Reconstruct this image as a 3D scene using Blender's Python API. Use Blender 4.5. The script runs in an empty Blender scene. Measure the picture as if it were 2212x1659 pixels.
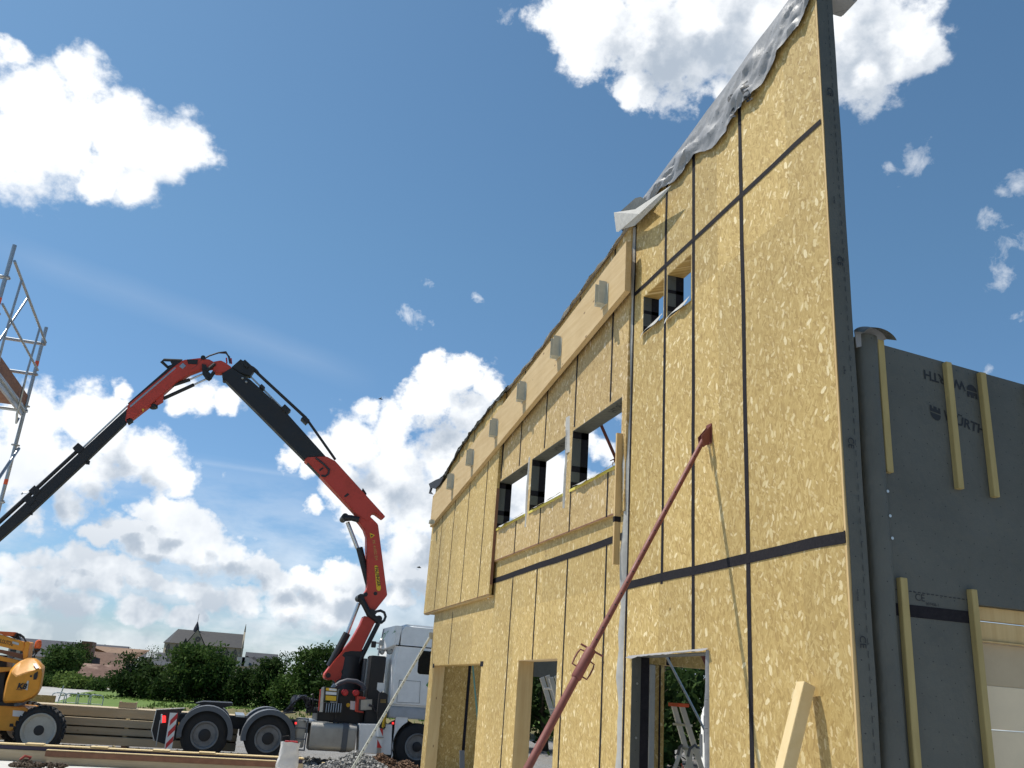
import bpy, bmesh, math, random
from mathutils import Vector as V, Matrix, noise
random.seed(7)
R=math.radians
S=bpy.context.scene
COL=S.collection
# ------------------------------------------------------------------ camera
PW,PH,PF=2212.,1659.,1920.           # measuring frame of the photograph and focal length in it
ROLL,PITCH,YAW,EYE=R(4.13),R(19.25),R(15.82),1.62
Fw=V((math.sin(YAW)*math.cos(PITCH),math.cos(YAW)*math.cos(PITCH),math.sin(PITCH)))
r0=V((math.cos(YAW),-math.sin(YAW),0)); u0=r0.cross(Fw)
Rt=r0*math.cos(ROLL)+u0*math.sin(ROLL); Up=-r0*math.sin(ROLL)+u0*math.cos(ROLL)
CAM=V((0,0,EYE))
cd=bpy.data.cameras.new('camera'); cam=bpy.data.objects.new('camera',cd); COL.objects.link(cam)
cam.matrix_world=Matrix(((Rt.x,Up.x,-Fw.x,0),(Rt.y,Up.y,-Fw.y,0),(Rt.z,Up.z,-Fw.z,EYE),(0,0,0,1)))
cd.sensor_width=36; cd.lens=36*PF/PW; cd.clip_end=4000; cd.clip_start=.05
S.camera=cam
# a measured point of the photograph carried onto a real plane of the site
def ray(x,y):
    d=Fw*PF+Rt*(x-PW/2)-Up*(y-PH/2); return d.normalized()
def py(x,y,Y): d=ray(x,y); return CAM+d*(Y/d.y)
def px(x,y,X): d=ray(x,y); return CAM+d*(X/d.x)
def pz(x,y,Z=0): d=ray(x,y); return CAM+d*((Z-EYE)/d.z)
def yz(x,y,X=4.0): p=px(x,y,X); return p.y,p.z
# ------------------------------------------------------------------ light
SUN_AZ,SUN_EL=R(30),R(62)            # azimuth measured from -X towards +Y
sv=V((-math.cos(SUN_AZ)*math.cos(SUN_EL),math.sin(SUN_AZ)*math.cos(SUN_EL),math.sin(SUN_EL)))
ld=bpy.data.lights.new('sun','SUN'); ld.energy=4.2; ld.angle=R(.5); ld.color=(1,.95,.86)
lo=bpy.data.objects.new('sun',ld); COL.objects.link(lo); lo.rotation_euler=(-sv).to_track_quat('-Z','Y').to_euler()
S.view_settings.view_transform='Standard'; S.view_settings.look='None'; S.view_settings.exposure=.38; S.view_settings.gamma=1
W=bpy.data.worlds.new('World'); S.world=W; W.use_nodes=True
nt=W.node_tree; nt.nodes.clear()
def nd(t,ty,**k):
    n=t.nodes.new(ty)
    for a,b in k.items(): setattr(n,a,b)
    return n
def setin(t,n,i,v):
    if v is None: return
    if hasattr(v,'is_output') or isinstance(v,bpy.types.NodeSocket): t.links.new(v,n.inputs[i])
    else: n.inputs[i].default_value=v
def mth(t,op,a,b=None,c=None,clamp=False):
    n=nd(t,'ShaderNodeMath',operation=op,use_clamp=clamp); setin(t,n,0,a); setin(t,n,1,b); setin(t,n,2,c); return n.outputs[0]
def vm(t,op,a,b=None,scale=None):
    n=nd(t,'ShaderNodeVectorMath',operation=op); setin(t,n,0,a); setin(t,n,1,b)
    if scale is not None: setin(t,n,3,scale)
    return n.outputs['Value'] if op in('DISTANCE','DOT_PRODUCT','LENGTH') else n.outputs[0]
def mix(t,f,a,b,typ='RGBA',bl='MIX'):
    n=nd(t,'ShaderNodeMix',data_type=typ)
    if typ=='RGBA': n.blend_type=bl; i=(6,7); o=2
    else: i=(2,3) ; o=0
    setin(t,n,0,f); setin(t,n,i[0],a); setin(t,n,i[1],b); return n.outputs[o]
def noi(t,vec,sc,det=4,ro=.5,dim='3D',out=0,dist=0):
    n=nd(t,'ShaderNodeTexNoise',noise_dimensions=dim); setin(t,n,'Vector',vec); n.inputs['Scale'].default_value=sc; n.inputs['Detail'].default_value=det; n.inputs['Roughness'].default_value=ro; n.inputs['Distortion'].default_value=dist
    return n.outputs[out]
def mr(t,v,a,b,c=0.,d=1.,smooth=False):
    n=nd(t,'ShaderNodeMapRange'); n.clamp=True
    if smooth: n.interpolation_type='SMOOTHSTEP'
    for i,q in enumerate((v,a,b,c,d)): setin(t,n,i,q)
    return n.outputs[0]
def rgb(r,g,b): return (r,g,b,1)
sky=nd(nt,'ShaderNodeTexSky',sky_type='NISHITA'); sky.sun_disc=False; sky.sun_elevation=SUN_EL
sky.sun_rotation=math.atan2(sv.x,sv.y); sky.air_density=1.0; sky.dust_density=.6; sky.ozone_density=1.6; sky.altitude=50
tc=nd(nt,'ShaderNodeTexCoord').outputs['Generated']
# cumulus: groups of rounded billows standing at measured directions of the sky, broken up by noise in direction space
# (frame x, frame y, radius) of every billow
CUM=[(70,215,120),(170,175,80),(130,300,150),(250,310,120),(340,330,100),(400,310,75),(300,400,65),(30,330,120),(210,390,70),(20,130,60),
 (1210,35,75),(1290,75,120),(1400,80,170),(1520,50,170),(1650,60,190),(1790,70,190),(1930,80,130),(1990,110,80),(1380,190,70),(1560,200,60),(1860,170,60),(1100,40,25),
 (928,616,15),(880,685,22),(905,693,22),(935,703,16),(1030,650,13),(1970,345,42),(1955,310,22),(1910,355,16),(2200,400,42),(2160,420,26),(2135,485,28),(2165,490,22),(2195,545,45),(2175,600,34),(2205,680,18),(2140,800,14),
 (60,915,105),(160,900,85),(240,925,90),(320,970,85),(370,1020,60),(200,1010,100),(80,1010,110),(400,1045,40),(150,1090,60),(60,1100,60),(480,1020,16),(20,1010,90),(395,850,48),(440,850,45),(490,858,36),(520,872,20),(260,845,35),
 (940,805,55),(1000,815,65),(1050,850,50),(930,880,80),(1020,900,80),(800,895,38),(850,925,65),(770,965,75),(690,985,65),(640,990,40),(860,1010,100),(960,1000,100),(1050,990,80),(740,1060,60),(690,1095,38),(800,1110,80),(890,1120,85),(980,1110,90),(880,1200,70),(940,1250,60),
 (1130,1080,70),(1200,1030,55),(1170,1090,60),(1220,960,25),(1300,985,38),(1280,970,32),(1330,900,25),(1340,990,28),(1250,1060,50),
 (130,1193,14),(620,1195,12),(255,1100,12)]
LOWC=[(325,1108,52),(385,1108,62),(425,1128,50),(215,1155,42),(290,1146,78),(370,1140,85),(440,1160,75),(500,1196,85),(555,1222,80),(610,1256,66),(330,1180,85),(420,1200,95),
 (15,1222,70),(80,1212,62),(135,1228,62),(195,1207,62),(255,1222,70),(295,1248,58),(200,1252,100),(80,1254,95),(335,1256,55),(395,1266,72),(445,1294,50),
 (620,1262,46),(665,1244,64),(725,1232,62),(785,1248,76),(835,1240,46),(890,1252,50),(740,1274,110),(520,1300,60),(620,1310,70),(700,1318,80),(860,1300,60),(20,1300,80),(150,1310,90),(300,1320,70),(400,1330,60)]
SHD=[(1480,50,200),(1640,60,240),(1800,60,230),(1900,90,130),(1420,110,120),(290,985,75),(340,1010,60),(230,1040,70),(130,1085,60),(920,1010,80),(1010,1000,80),(1040,940,60),(1000,870,42),(830,1060,70),(960,1090,80),(900,1200,60),(860,990,50),
 (150,1230,50),(330,1250,80),(500,1290,90),(650,1300,80),(760,1290,50),(300,1180,40),(1150,1100,60),(1200,1060,40),(1310,1000,28),(110,1310,70),(870,1290,60),(450,860,36)]
w1=noi(nt,tc,9,5,.6,out=1); w2=noi(nt,tc,38,4,.6,out=1)
wv=vm(nt,'ADD',tc,vm(nt,'ADD',vm(nt,'SCALE',vm(nt,'SUBTRACT',w1,(.5,.5,.5)),scale=.05),vm(nt,'SCALE',vm(nt,'SUBTRACT',w2,(.5,.5,.5)),scale=.016)))
def billows(lst,vec,grow):
    acc=None
    for (x,y,r) in lst:
        c=ray(x,y); rr=(ray(x+r,y)-ray(x-r,y)).length/2*grow
        d=mth(nt,'MULTIPLY_ADD',vm(nt,'DISTANCE',vec,c),-1/rr,1.0)
        acc=d if acc is None else mth(nt,'MAXIMUM',acc,d)
    return acc
WS=((1970,345,42),(2200,400,42),(2195,545,45),(2175,600,34))
cum=billows([q for q in CUM if q[2]>30 and q not in WS],wv,1.0); shd=billows(SHD,wv,1.25); wsp=billows([q for q in CUM if q[2]<=30 or q in WS],wv,1.7)
LV=(-.012,.004,.026)
FL=1.75
def flatb(vec):
    acc=None; vf=vm(nt,'MULTIPLY',vec,(1,1,FL))
    for (x,y,r) in LOWC:
        c=ray(x,y); c=V((c.x,c.y,c.z*FL)); rr=(ray(x+r,y)-ray(x-r,y)).length/2
        d=mth(nt,'MULTIPLY_ADD',vm(nt,'DISTANCE',vf,c),-1/rr,1.0); acc=d if acc is None else mth(nt,'MAXIMUM',acc,d)
    return acc
lowd=flatb(wv); lowu=flatb(vm(nt,'ADD',wv,(-.004,.002,.016)))
cum=mth(nt,'MAXIMUM',cum,lowd)
cumu=billows([q for q in CUM if q[2]>=65],vm(nt,'ADD',wv,tuple(q*1.5 for q in LV)),1.0)
n1=noi(nt,vm(nt,'MULTIPLY',tc,(1,1,1.25)),22,8,.6); n2=noi(nt,tc,70,7,.6)
edge=mth(nt,'ADD',cum,mth(nt,'ADD',mth(nt,'MULTIPLY_ADD',n1,1.9,-1.0),mth(nt,'MULTIPLY_ADD',n2,.5,-.25)))
wal=mr(nt,mth(nt,'ADD',mth(nt,'MULTIPLY',wsp,1.1),mth(nt,'ADD',mth(nt,'MULTIPLY_ADD',noi(nt,tc,34,8,.68,dist=.4),3.2,-1.6),-.55)),-.05,1.1,0,.8)
alpha=mr(nt,edge,mr(nt,noi(nt,tc,6,3,.5),.35,.65,.06,-.30),.40,smooth=True)
# low broken layer towards the horizon
sep=nd(nt,'ShaderNodeSeparateXYZ'); nt.links.new(tc,sep.inputs[0]); zz=sep.outputs[2]
flat=vm(nt,'MULTIPLY',tc,(1,1,3.2)); n3=noi(nt,flat,7,8,.6)
low=mth(nt,'MULTIPLY',mr(nt,n3,.36,.60,smooth=True),mr(nt,zz,.22,.06))
low=mth(nt,'MULTIPLY',low,.7)
alpha=mth(nt,'MAXIMUM',mth(nt,'MAXIMUM',alpha,low),wal)
# faint old contrails
def streak(x0,y0,x1,y1,wd,st):
    a,b=ray(x0,y0),ray(x1,y1); c=(a+b)/2; n=(b-a).cross(c).normalized(); t=(b-a).normalized(); L=(b-a).length/2
    d=mth(nt,'ABSOLUTE',vm(nt,'DOT_PRODUCT',wv2,n)); q=mth(nt,'ABSOLUTE',vm(nt,'DOT_PRODUCT',vm(nt,'SUBTRACT',tc,c),t))
    return mth(nt,'MULTIPLY',mth(nt,'MULTIPLY',mr(nt,d,wd,0),mr(nt,q,L,L*.6)),st)
wv2=vm(nt,'ADD',tc,vm(nt,'SCALE',vm(nt,'SUBTRACT',w1,(.5,.5,.5)),scale=.010))
st=mth(nt,'MAXIMUM',streak(-100,500,820,830,.020,.07),streak(380,990,700,1035,.006,.14))
alpha=mth(nt,'MAXIMUM',alpha,st)
n4=noi(nt,tc,8,7,.6)
n1u=noi(nt,vm(nt,'MULTIPLY',vm(nt,'ADD',tc,LV),(1,1,1.25)),22,6,.6); n4u=noi(nt,vm(nt,'ADD',tc,tuple(q*1.6 for q in LV)),8,5,.6)
relief=mth(nt,'ADD',mth(nt,'MULTIPLY',mth(nt,'SUBTRACT',n1u,n1),2.2),mth(nt,'MULTIPLY',mth(nt,'SUBTRACT',n4u,n4),2.4))
under=mth(nt,'MULTIPLY',mth(nt,'SUBTRACT',mth(nt,'MAXIMUM',cumu,lowu),cum),1.9)
deep=mr(nt,edge,.05,.8)
g0=mth(nt,'ADD',mth(nt,'ADD',relief,under),mth(nt,'MULTIPLY_ADD',mr(nt,shd,-.45,.6),1.0,-.0))
g0=mth(nt,'MULTIPLY',g0,mth(nt,'MULTIPLY_ADD',deep,.75,.25))
glow=mth(nt,'MULTIPLY',mr(nt,mth(nt,'ADD',n4,mth(nt,'MULTIPLY',mth(nt,'SUBTRACT',n4u,n4),1.5)),.36,.62),mr(nt,zz,.22,.05,0,.95))
grey=mth(nt,'MAXIMUM',mr(nt,g0,-.15,1.2,smooth=True),glow)
ccol=mix(nt,grey,rgb(1.05,1.07,1.09),rgb(.46,.53,.62))
skc=mix(nt,1.0,sky.outputs[0],mix(nt,mr(nt,zz,.02,.45),rgb(.60,.77,1.0),rgb(.70,.94,.98)),bl='MULTIPLY')
final=mix(nt,mth(nt,'MULTIPLY',alpha,.97),skc,mix(nt,1.0,ccol,rgb(8.5,8.5,8.5),bl='MULTIPLY'))
bg=nd(nt,'ShaderNodeBackground'); nt.links.new(final,bg.inputs[0]); bg.inputs[1].default_value=.095
out=nd(nt,'ShaderNodeOutputWorld'); nt.links.new(bg.outputs[0],out.inputs[0])
W.cycles.sampling_method='MANUAL'; W.cycles.sample_map_resolution=512
# ------------------------------------------------------------------ materials
def mat(name,base=None,rough=.6,metal=0,fn=None,spec=.5,bump=None,emit=None):
    m=bpy.data.materials.new(name); m.use_nodes=True; t=m.node_tree; b=t.nodes['Principled BSDF']
    b.inputs['Roughness'].default_value=rough; b.inputs['Metallic'].default_value=metal; b.inputs['Specular IOR Level'].default_value=spec
    if base: b.inputs['Base Color'].default_value=rgb(*base)
    if emit: b.inputs['Emission Color'].default_value=rgb(*emit[0]); b.inputs['Emission Strength'].default_value=emit[1]
    if fn: fn(t,b)
    return m
def pos(t): return nd(t,'ShaderNodeNewGeometry').outputs['Position']
def oc(t): return nd(t,'ShaderNodeTexCoord').outputs['Object']
def ramp(t,v,stops,mode='LINEAR'):
    n=nd(t,'ShaderNodeValToRGB'); n.color_ramp.interpolation=mode; e=n.color_ramp.elements
    e[0].position=stops[0][0]; e[0].color=rgb(*stops[0][1]); e[1].position=stops[-1][0]; e[1].color=rgb(*stops[-1][1])
    for p,c in stops[1:-1]: q=e.new(p); q.color=rgb(*c)
    setin(t,n,0,v); return n.outputs[0]
def bumpn(t,b,h,st=.3,dist=.01):
    n=nd(t,'ShaderNodeBump'); n.inputs['Strength'].default_value=st; n.inputs['Distance'].default_value=dist; setin(t,n,'Height',h); t.links.new(n.outputs[0],b.inputs['Normal'])
def voro(t,vec,sc=1,rand=1,feat='F1'):
    n=nd(t,'ShaderNodeTexVoronoi',feature=feat); setin(t,n,'Vector',vec); n.inputs['Scale'].default_value=sc; n.inputs['Randomness'].default_value=rand; return n
def painted(col,rough=.4,dirt=.25,metal=0,sc=3,dcol=(.09,.075,.055)):
    def f(t,b):
        p=oc(t); n=noi(t,p,sc,8,.65); n2=noi(t,p,sc*9,4,.6)
        f1=mth(t,'MULTIPLY',mr(t,n,.45,.75),dirt)
        c=mix(t,f1,rgb(*col),rgb(*dcol)); c=mix(t,mth(t,'MULTIPLY',mr(t,n2,.4,.7),.12),c,rgb(*[q*.5 for q in col]))
        t.links.new(c,b.inputs['Base Color']); t.links.new(mr(t,n,.3,.7,rough,min(1,rough+.3)),b.inputs['Roughness']); bumpn(t,b,n2,.06,.01)
    return lambda name: mat(name,None,rough,metal,f)
def osb(name,dark=.97,tint=(1,.955,.90)):
    def f(t,b):
        p=pos(t); s=nd(t,'ShaderNodeSeparateXYZ'); t.links.new(p,s.inputs[0])
        u=mth(t,'ADD',s.outputs[0],s.outputs[1]); v=s.outputs[2]
        cb=nd(t,'ShaderNodeCombineXYZ'); t.links.new(u,cb.inputs[0]); t.links.new(v,cb.inputs[1]); q=cb.outputs[0]
        w=noi(t,q,45,3,.6,out=1); w=vm(t,'SCALE',vm(t,'SUBTRACT',w,(.5,.5,.5)),scale=.022)
        qw=vm(t,'ADD',q,w)
        def layer(ang,sx,sy,off):
            mp=nd(t,'ShaderNodeMapping',vector_type='POINT'); setin(t,mp,0,qw); mp.inputs['Rotation'].default_value=(0,0,R(ang)); 
            mp.inputs['Location'].default_value=(off,off*.7,0)
            return vm(t,'MULTIPLY',mp.outputs[0],(sx,sy,1))
        pal=[(0,(.36,.25,.088)),(.3,(.455,.33,.125)),(.7,(.51,.38,.15)),(1,(.58,.45,.20))]
        c=None
        for k,(ang,sx,sy,off,th) in enumerate([(4,62,14,0,0),(-16,56,12,3.1,.5),(19,58,13,7.7,.6),(-36,70,19,9.4,.75),(64,60,18,1.4,.86)]):
            vo=voro(t,layer(ang,sx,sy,off)); sp=nd(t,'ShaderNodeSeparateColor'); t.links.new(vo.outputs['Color'],sp.inputs[0])
            cc=ramp(t,sp.outputs[0],pal)
            if c is None: c=cc
            else: c=mix(t,mth(t,'GREATER_THAN',sp.outputs[1],th),c,cc)
        # scattered darker and pale flakes of several sizes
        for ang,sx,sy,off,th,ds,ca,cb_,st in [(25,40,12,5.2,.90,.5,(.33,.22,.08),(.40,.28,.10),.6),(7,40,13,2.2,.90,.46,(.60,.48,.24),(.74,.62,.36),.85),(-30,30,11,6.1,.915,.42,(.60,.48,.24),(.76,.65,.40),.85),(52,50,18,8.3,.90,.48,(.60,.48,.25),(.72,.60,.35),.8),(14,19,9,4.4,.955,.42,(.66,.55,.30),(.80,.70,.45),.9),(-62,24,12,11.4,.965,.45,(.66,.55,.30),(.80,.70,.45),.9)]:
            vo=voro(t,layer(ang,sx,sy,off)); sp=nd(t,'ShaderNodeSeparateColor'); t.links.new(vo.outputs['Color'],sp.inputs[0])
            m_=mth(t,'MULTIPLY',mth(t,'GREATER_THAN',sp.outputs[1],th),mth(t,'LESS_THAN',vo.outputs['Distance'],ds))
            c=mix(t,mth(t,'MULTIPLY',m_,st),c,mix(t,sp.outputs[2],rgb(*ca),rgb(*cb_)))
        # fine fibre streaks
        fib=noi(t,vm(t,'MULTIPLY',qw,(160,14,1)),1,4,.6)
        c=mix(t,mth(t,'MULTIPLY',mr(t,fib,.45,.75),.35),c,rgb(.30,.20,.07))
        # little knots and dark flecks
        vk=voro(t,vm(t,'MULTIPLY',qw,(5,3,1))); sk=nd(t,'ShaderNodeSeparateColor'); t.links.new(vk.outputs['Color'],sk.inputs[0])
        kk=mth(t,'MULTIPLY',mth(t,'GREATER_THAN',sk.outputs[0],.8),mth(t,'LESS_THAN',vk.outputs['Distance'],.06)); c=mix(t,kk,c,rgb(.10,.06,.03))
        # whole boards differ in tone
        bi=nd(t,'ShaderNodeTexWhiteNoise',noise_dimensions='2D'); cb2=nd(t,'ShaderNodeCombineXYZ')
        setin(t,cb2,0,mth(t,'FLOOR',mth(t,'DIVIDE',mth(t,'ADD',u,-.12),1.21))); setin(t,cb2,1,mth(t,'FLOOR',mth(t,'DIVIDE',mth(t,'ADD',v,-.0),2.84))); t.links.new(cb2.outputs[0],bi.inputs['Vector'])
        big=noi(t,q,.9,4,.6)
        k=mth(t,'MULTIPLY',mth(t,'MULTIPLY_ADD',bi.outputs[0],.24,.86),mth(t,'MULTIPLY_ADD',big,.25,.88))
        cm=nd(t,'ShaderNodeCombineXYZ'); [setin(t,cm,i,mth(t,'MULTIPLY',k,dark*g)) for i,g in enumerate(tint)]
        c=mix(t,1.0,c,cm.outputs[0],bl='MULTIPLY')
        t.links.new(c,b.inputs['Base Color']); bumpn(t,b,noi(t,qw,60,5,.7),.25,.004)
    return mat(name,None,.62,0,f,.35)
def timber(name,c1,c2,axis='z',sc=1,knots=True):
    def f(t,b):
        p=pos(t); m={'x':(1.2,16,16),'y':(16,1.2,16),'z':(16,16,1.2),'a':(8,8,8)}[axis]
        g=noi(t,vm(t,'MULTIPLY',p,tuple(q*sc for q in m)),1,6,.62,dist=.6)
        c=mix(t,mr(t,g,.3,.7),rgb(*c1),rgb(*c2)); big=noi(t,p,2.1,4,.6)
        c=mix(t,mth(t,'MULTIPLY',mr(t,big,.4,.75),.3),c,rgb(c2[0]*.75,c2[1]*.7,c2[2]*.6))
        if knots:
            v=voro(t,vm(t,'MULTIPLY',p,tuple((3 if q<5 else 6.5)*sc for q in m)))
            kk=mr(t,v.outputs['Distance'],.10,.055); s=nd(t,'ShaderNodeSeparateColor'); t.links.new(v.outputs['Color'],s.inputs[0])
            kk=mth(t,'MULTIPLY',kk,mth(t,'GREATER_THAN',s.outputs[0],.45)); c=mix(t,mth(t,'MULTIPLY',kk,.75),c,rgb(.14,.075,.03))
        t.links.new(c,b.inputs['Base Color']); bumpn(t,b,g,.15,.003)
    return mat(name,None,.65,0,f,.3)
def membrane(name,col,marks=True,rough=.55):
    def f(t,b):
        p=pos(t); n=noi(t,p,1.7,6,.6); fine=noi(t,p,160,2,.5)
        c=mix(t,mr(t,n,.3,.7),rgb(*col),rgb(*[q*.74 for q in col])); c=mix(t,mth(t,'MULTIPLY',fine,.25),c,rgb(*[q*.6 for q in col]))
        if marks:
            s=nd(t,'ShaderNodeSeparateXYZ'); t.links.new(p,s.inputs[0]); u=mth(t,'ADD',s.outputs[0],s.outputs[1]); v=mth(t,'ADD',s.outputs[2],mth(t,'MULTIPLY',u,.10))
            G=.115
            row=mth(t,'FLOOR',mth(t,'DIVIDE',v,G)); uu=mth(t,'MULTIPLY_ADD',row,G*.5,u)
            fu=mth(t,'MULTIPLY',mth(t,'ABSOLUTE',mth(t,'SUBTRACT',mth(t,'FRACT',mth(t,'DIVIDE',uu,G)),.5)),G); fv=mth(t,'MULTIPLY',mth(t,'ABSOLUTE',mth(t,'SUBTRACT',mth(t,'FRACT',mth(t,'DIVIDE',v,G)),.5)),G)
            a=mth(t,'MULTIPLY',mth(t,'LESS_THAN',fu,.0045),mth(t,'LESS_THAN',fv,.0018)); d=mth(t,'MULTIPLY',mth(t,'LESS_THAN',fu,.0018),mth(t,'LESS_THAN',fv,.0045))
            dot=mth(t,'LESS_THAN',mth(t,'ADD',fu,fv),.0045)
            c=mix(t,mth(t,'MAXIMUM',mth(t,'MAXIMUM',a,d),dot),c,rgb(.012,.013,.015))
        t.links.new(c,b.inputs['Base Color']); bumpn(t,b,mth(t,'ADD',mth(t,'ADD',noi(t,vm(t,'MULTIPLY',p,(1,1,.35)),3.5,4,.55),mth(t,'MULTIPLY',noi(t,p,9,5,.6),.35)),mth(t,'MULTIPLY',fine,.04)),.55,.05)
    return mat(name,None,rough,0,f,.4)
def dotted(name,c1,c2,sc,rough=.8,b_=.4,det=7,dist=.02):
    def f(t,b):
        p=pos(t); n=noi(t,p,sc,det,.65); n2=noi(t,p,sc*.12,4,.6); m_=mth(t,'ADD',mth(t,'MULTIPLY',n,.65),mth(t,'MULTIPLY',n2,.35))
        t.links.new(mix(t,mr(t,m_,.35,.65),rgb(*c1),rgb(*c2)),b.inputs['Base Color']); bumpn(t,b,n,b_,dist)
    return mat(name,None,rough,0,f,.3)
def leafm(name,c1,c2,c3):
    def f(t,b):
        p=pos(t); n=noi(t,p,1.3,3,.6); i=nd(t,'ShaderNodeNewGeometry').outputs['Random Per Island']
        c=mix(t,mr(t,n,.35,.65),rgb(*c1),rgb(*c2)); c=mix(t,mr(t,i,.6,1.0,0,.7),c,rgb(*c3))
        t.links.new(c,b.inputs['Base Color'])
        tr=nd(t,'ShaderNodeBsdfTranslucent'); t.links.new(c,tr.inputs[0]); mx=nd(t,'ShaderNodeMixShader'); mx.inputs[0].default_value=.25
        t.links.new(b.outputs[0],mx.inputs[1]); t.links.new(tr.outputs[0],mx.inputs[2]); t.links.new(mx.outputs[0],t.nodes['Material Output'].inputs[0])
    return mat(name,None,.8,0,f,.08)
M={}
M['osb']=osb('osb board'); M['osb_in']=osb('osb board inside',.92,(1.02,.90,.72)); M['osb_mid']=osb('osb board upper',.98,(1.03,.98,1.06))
M['pine']=timber('pine stud',(.60,.44,.22),(.50,.34,.15),'z'); M['pine_y']=timber('pine ledger',(.60,.45,.25),(.50,.35,.17),'y',.8)
M['pine_x']=timber('pine beam',(.50,.41,.28),(.42,.33,.21),'x'); M['batten']=timber('yellow batten',(.40,.32,.14),(.31,.24,.10),'z')
M['plank']=timber('sawn plank',(.66,.52,.30),(.58,.44,.22),'a',.5)
M['brownwood']=timber('dark plank edge',(.24,.12,.07),(.17,.08,.05),'a',1,False)
M['membrane']=membrane('dark breather membrane',(.100,.102,.090)); M['membrane_flap']=membrane('grey breather membrane flap',(.30,.30,.31),True,.48)
M['tape']=dotted('black joint tape',(.010,.009,.012),(.020,.018,.022),30,.8,.2); M['tape'].node_tree.nodes['Principled BSDF'].inputs['Specular IOR Level'].default_value=.15
M['print']=mat('black print',(.012,.013,.016),.6)
M['felt']=dotted('grey felt strip',(.46,.45,.42),(.36,.35,.33),9,.8,.5)
M['mineral']=mat('yellow sill seal',(.62,.52,.10),.7)
M['galv']=dotted('galvanised steel',(.42,.44,.45),(.32,.34,.36),14,.35,.05); M['galv'].node_tree.nodes['Principled BSDF'].inputs['Metallic'].default_value=.75
M['hanger']=dotted('dull zinc hanger',(.46,.46,.39),(.38,.38,.33),14,.6,.05)
M['alu']=mat('aluminium',(.62,.62,.60),.35,.8); M['chrome']=mat('chromed rod',(.62,.62,.62),.38,.9)
M['redoxide']=painted((.19,.052,.040),.5,.45,0,4,(.10,.045,.03))('red oxide steel')
M['crane_red']=painted((.52,.050,.028),.38,.35,0,1.6,(.12,.035,.02))('crane red paint')
M['orange']=painted((.74,.31,.02),.36,.32,0,2.2,(.22,.11,.02))('machine orange paint'); M['orangered']=painted((.62,.12,.02),.4,.2)('faded red orange paint')
M['black']=painted((.012,.012,.014),.42,.3,0,2,(.05,.045,.04))('black machine paint'); M['rubber']=painted((.018,.018,.019),.75,.5,0,3,(.06,.055,.05))('rubber')
M['white']=painted((.84,.84,.83),.28,.22,0,1.1,(.30,.27,.22))('white cab paint'); M['greyplast']=painted((.10,.11,.125),.5,.35,0,2,(.16,.14,.11))('grey plastic')
M['tank']=painted((.42,.41,.38),.38,.45,.5,1.6,(.22,.17,.11))('fuel tank metal'); M['rim']=painted((.22,.22,.22),.5,.6,.3,4,(.08,.065,.05))('truck rim'); M['rimlight']=painted((.46,.45,.40),.5,.5,0,2.5,(.25,.2,.14))('cream rim')
M['glass']=mat('dark glass',(.01,.012,.015),.05); M['yellow']=mat('yellow sticker',(.78,.48,.02),.5); M['paper']=mat('white sticker',(.75,.75,.73),.5)
M['redlamp']=mat('red lens',(.6,.02,.02),.2,emit=((1,.03,.03),1.2)); M['redpaint']=mat('red stripe',(.55,.03,.03),.4); M['amber']=mat('amber lens',(.8,.30,.02),.25)
M['greenprint']=mat('green print',(.02,.22,.06),.5); M['yprint']=mat('dull yellow print',(.5,.32,.08),.5); M['beacon']=mat('orange beacon lens',(.75,.13,.02),.2)
M['concrete']=dotted('pale concrete slab',(.56,.55,.52),(.44,.43,.40),6,.85,.15); M['gravel']=None
M['cream']=dotted('door panel cream shaded',(.46,.37,.25),(.41,.33,.22),5,.7,.1); M['cream_lit']=dotted('door panel cream lit',(.70,.58,.41),(.65,.54,.38),5,.7,.1)  # cream door: shaded upper and lit lower panels, set by colour
M['grass']=dotted('short grass',(.07,.13,.018),(.13,.18,.035),1.6,.9,.6); M['track']=dotted('grey gravel track',(.30,.29,.27),(.40,.39,.37),1.2,.9,.3); M['earth']=dotted('dry weedy bank',(.20,.15,.075),(.10,.105,.04),2.2,.9,.8,dist=.1)
M['slate']=dotted('slate roof',(.035,.035,.040),(.055,.053,.052),1.2,.6,.2); M['stone']=dotted('pale limestone',(.36,.32,.25),(.29,.26,.20),.9,.9,.2); M['darkroof']=dotted('dark roof',(.035,.034,.045),(.05,.05,.06),1,.7,.1)
M['white_wall']=dotted('rendered wall',(.50,.46,.39),(.42,.38,.32),.5,.9,.1); M['leadwhite']=mat('pale trim',(.5,.5,.47),.6)
M['rope']=dotted('rusty chain',(.07,.045,.03),(.12,.09,.06),40,.7,.3); M['hose']=mat('black hose',(.02,.02,.026),.4); M['hosegrey']=mat('grey sheathed hose',(.06,.06,.075),.6)
M['strap']=dotted('dirty white strap',(.50,.50,.44),(.40,.40,.34),20,.8,.2); M['ladder']=M['alu']; M['ladred']=mat('orange red plastic',(.65,.10,.03),.5)
M['tarp']=dotted('pale blue sheet',(.30,.34,.38),(.45,.48,.5),4,.6,.4)
def roofm(name,a,b_,c_):
    def f(t,b):
        p=pos(t); n=noi(t,p,.5,6,.7); n2=voro(t,vm(t,'MULTIPLY',p,(3.3,3.3,4.5))); s=nd(t,'ShaderNodeSeparateColor'); t.links.new(n2.outputs['Color'],s.inputs[0])
        c=mix(t,s.outputs[0],rgb(*a),rgb(*b_)); c=mix(t,mr(t,n,.52,.66),c,rgb(*c_)); t.links.new(c,b.inputs['Base Color'])
    return mat(name,None,.85,0,f,.2)
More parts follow.
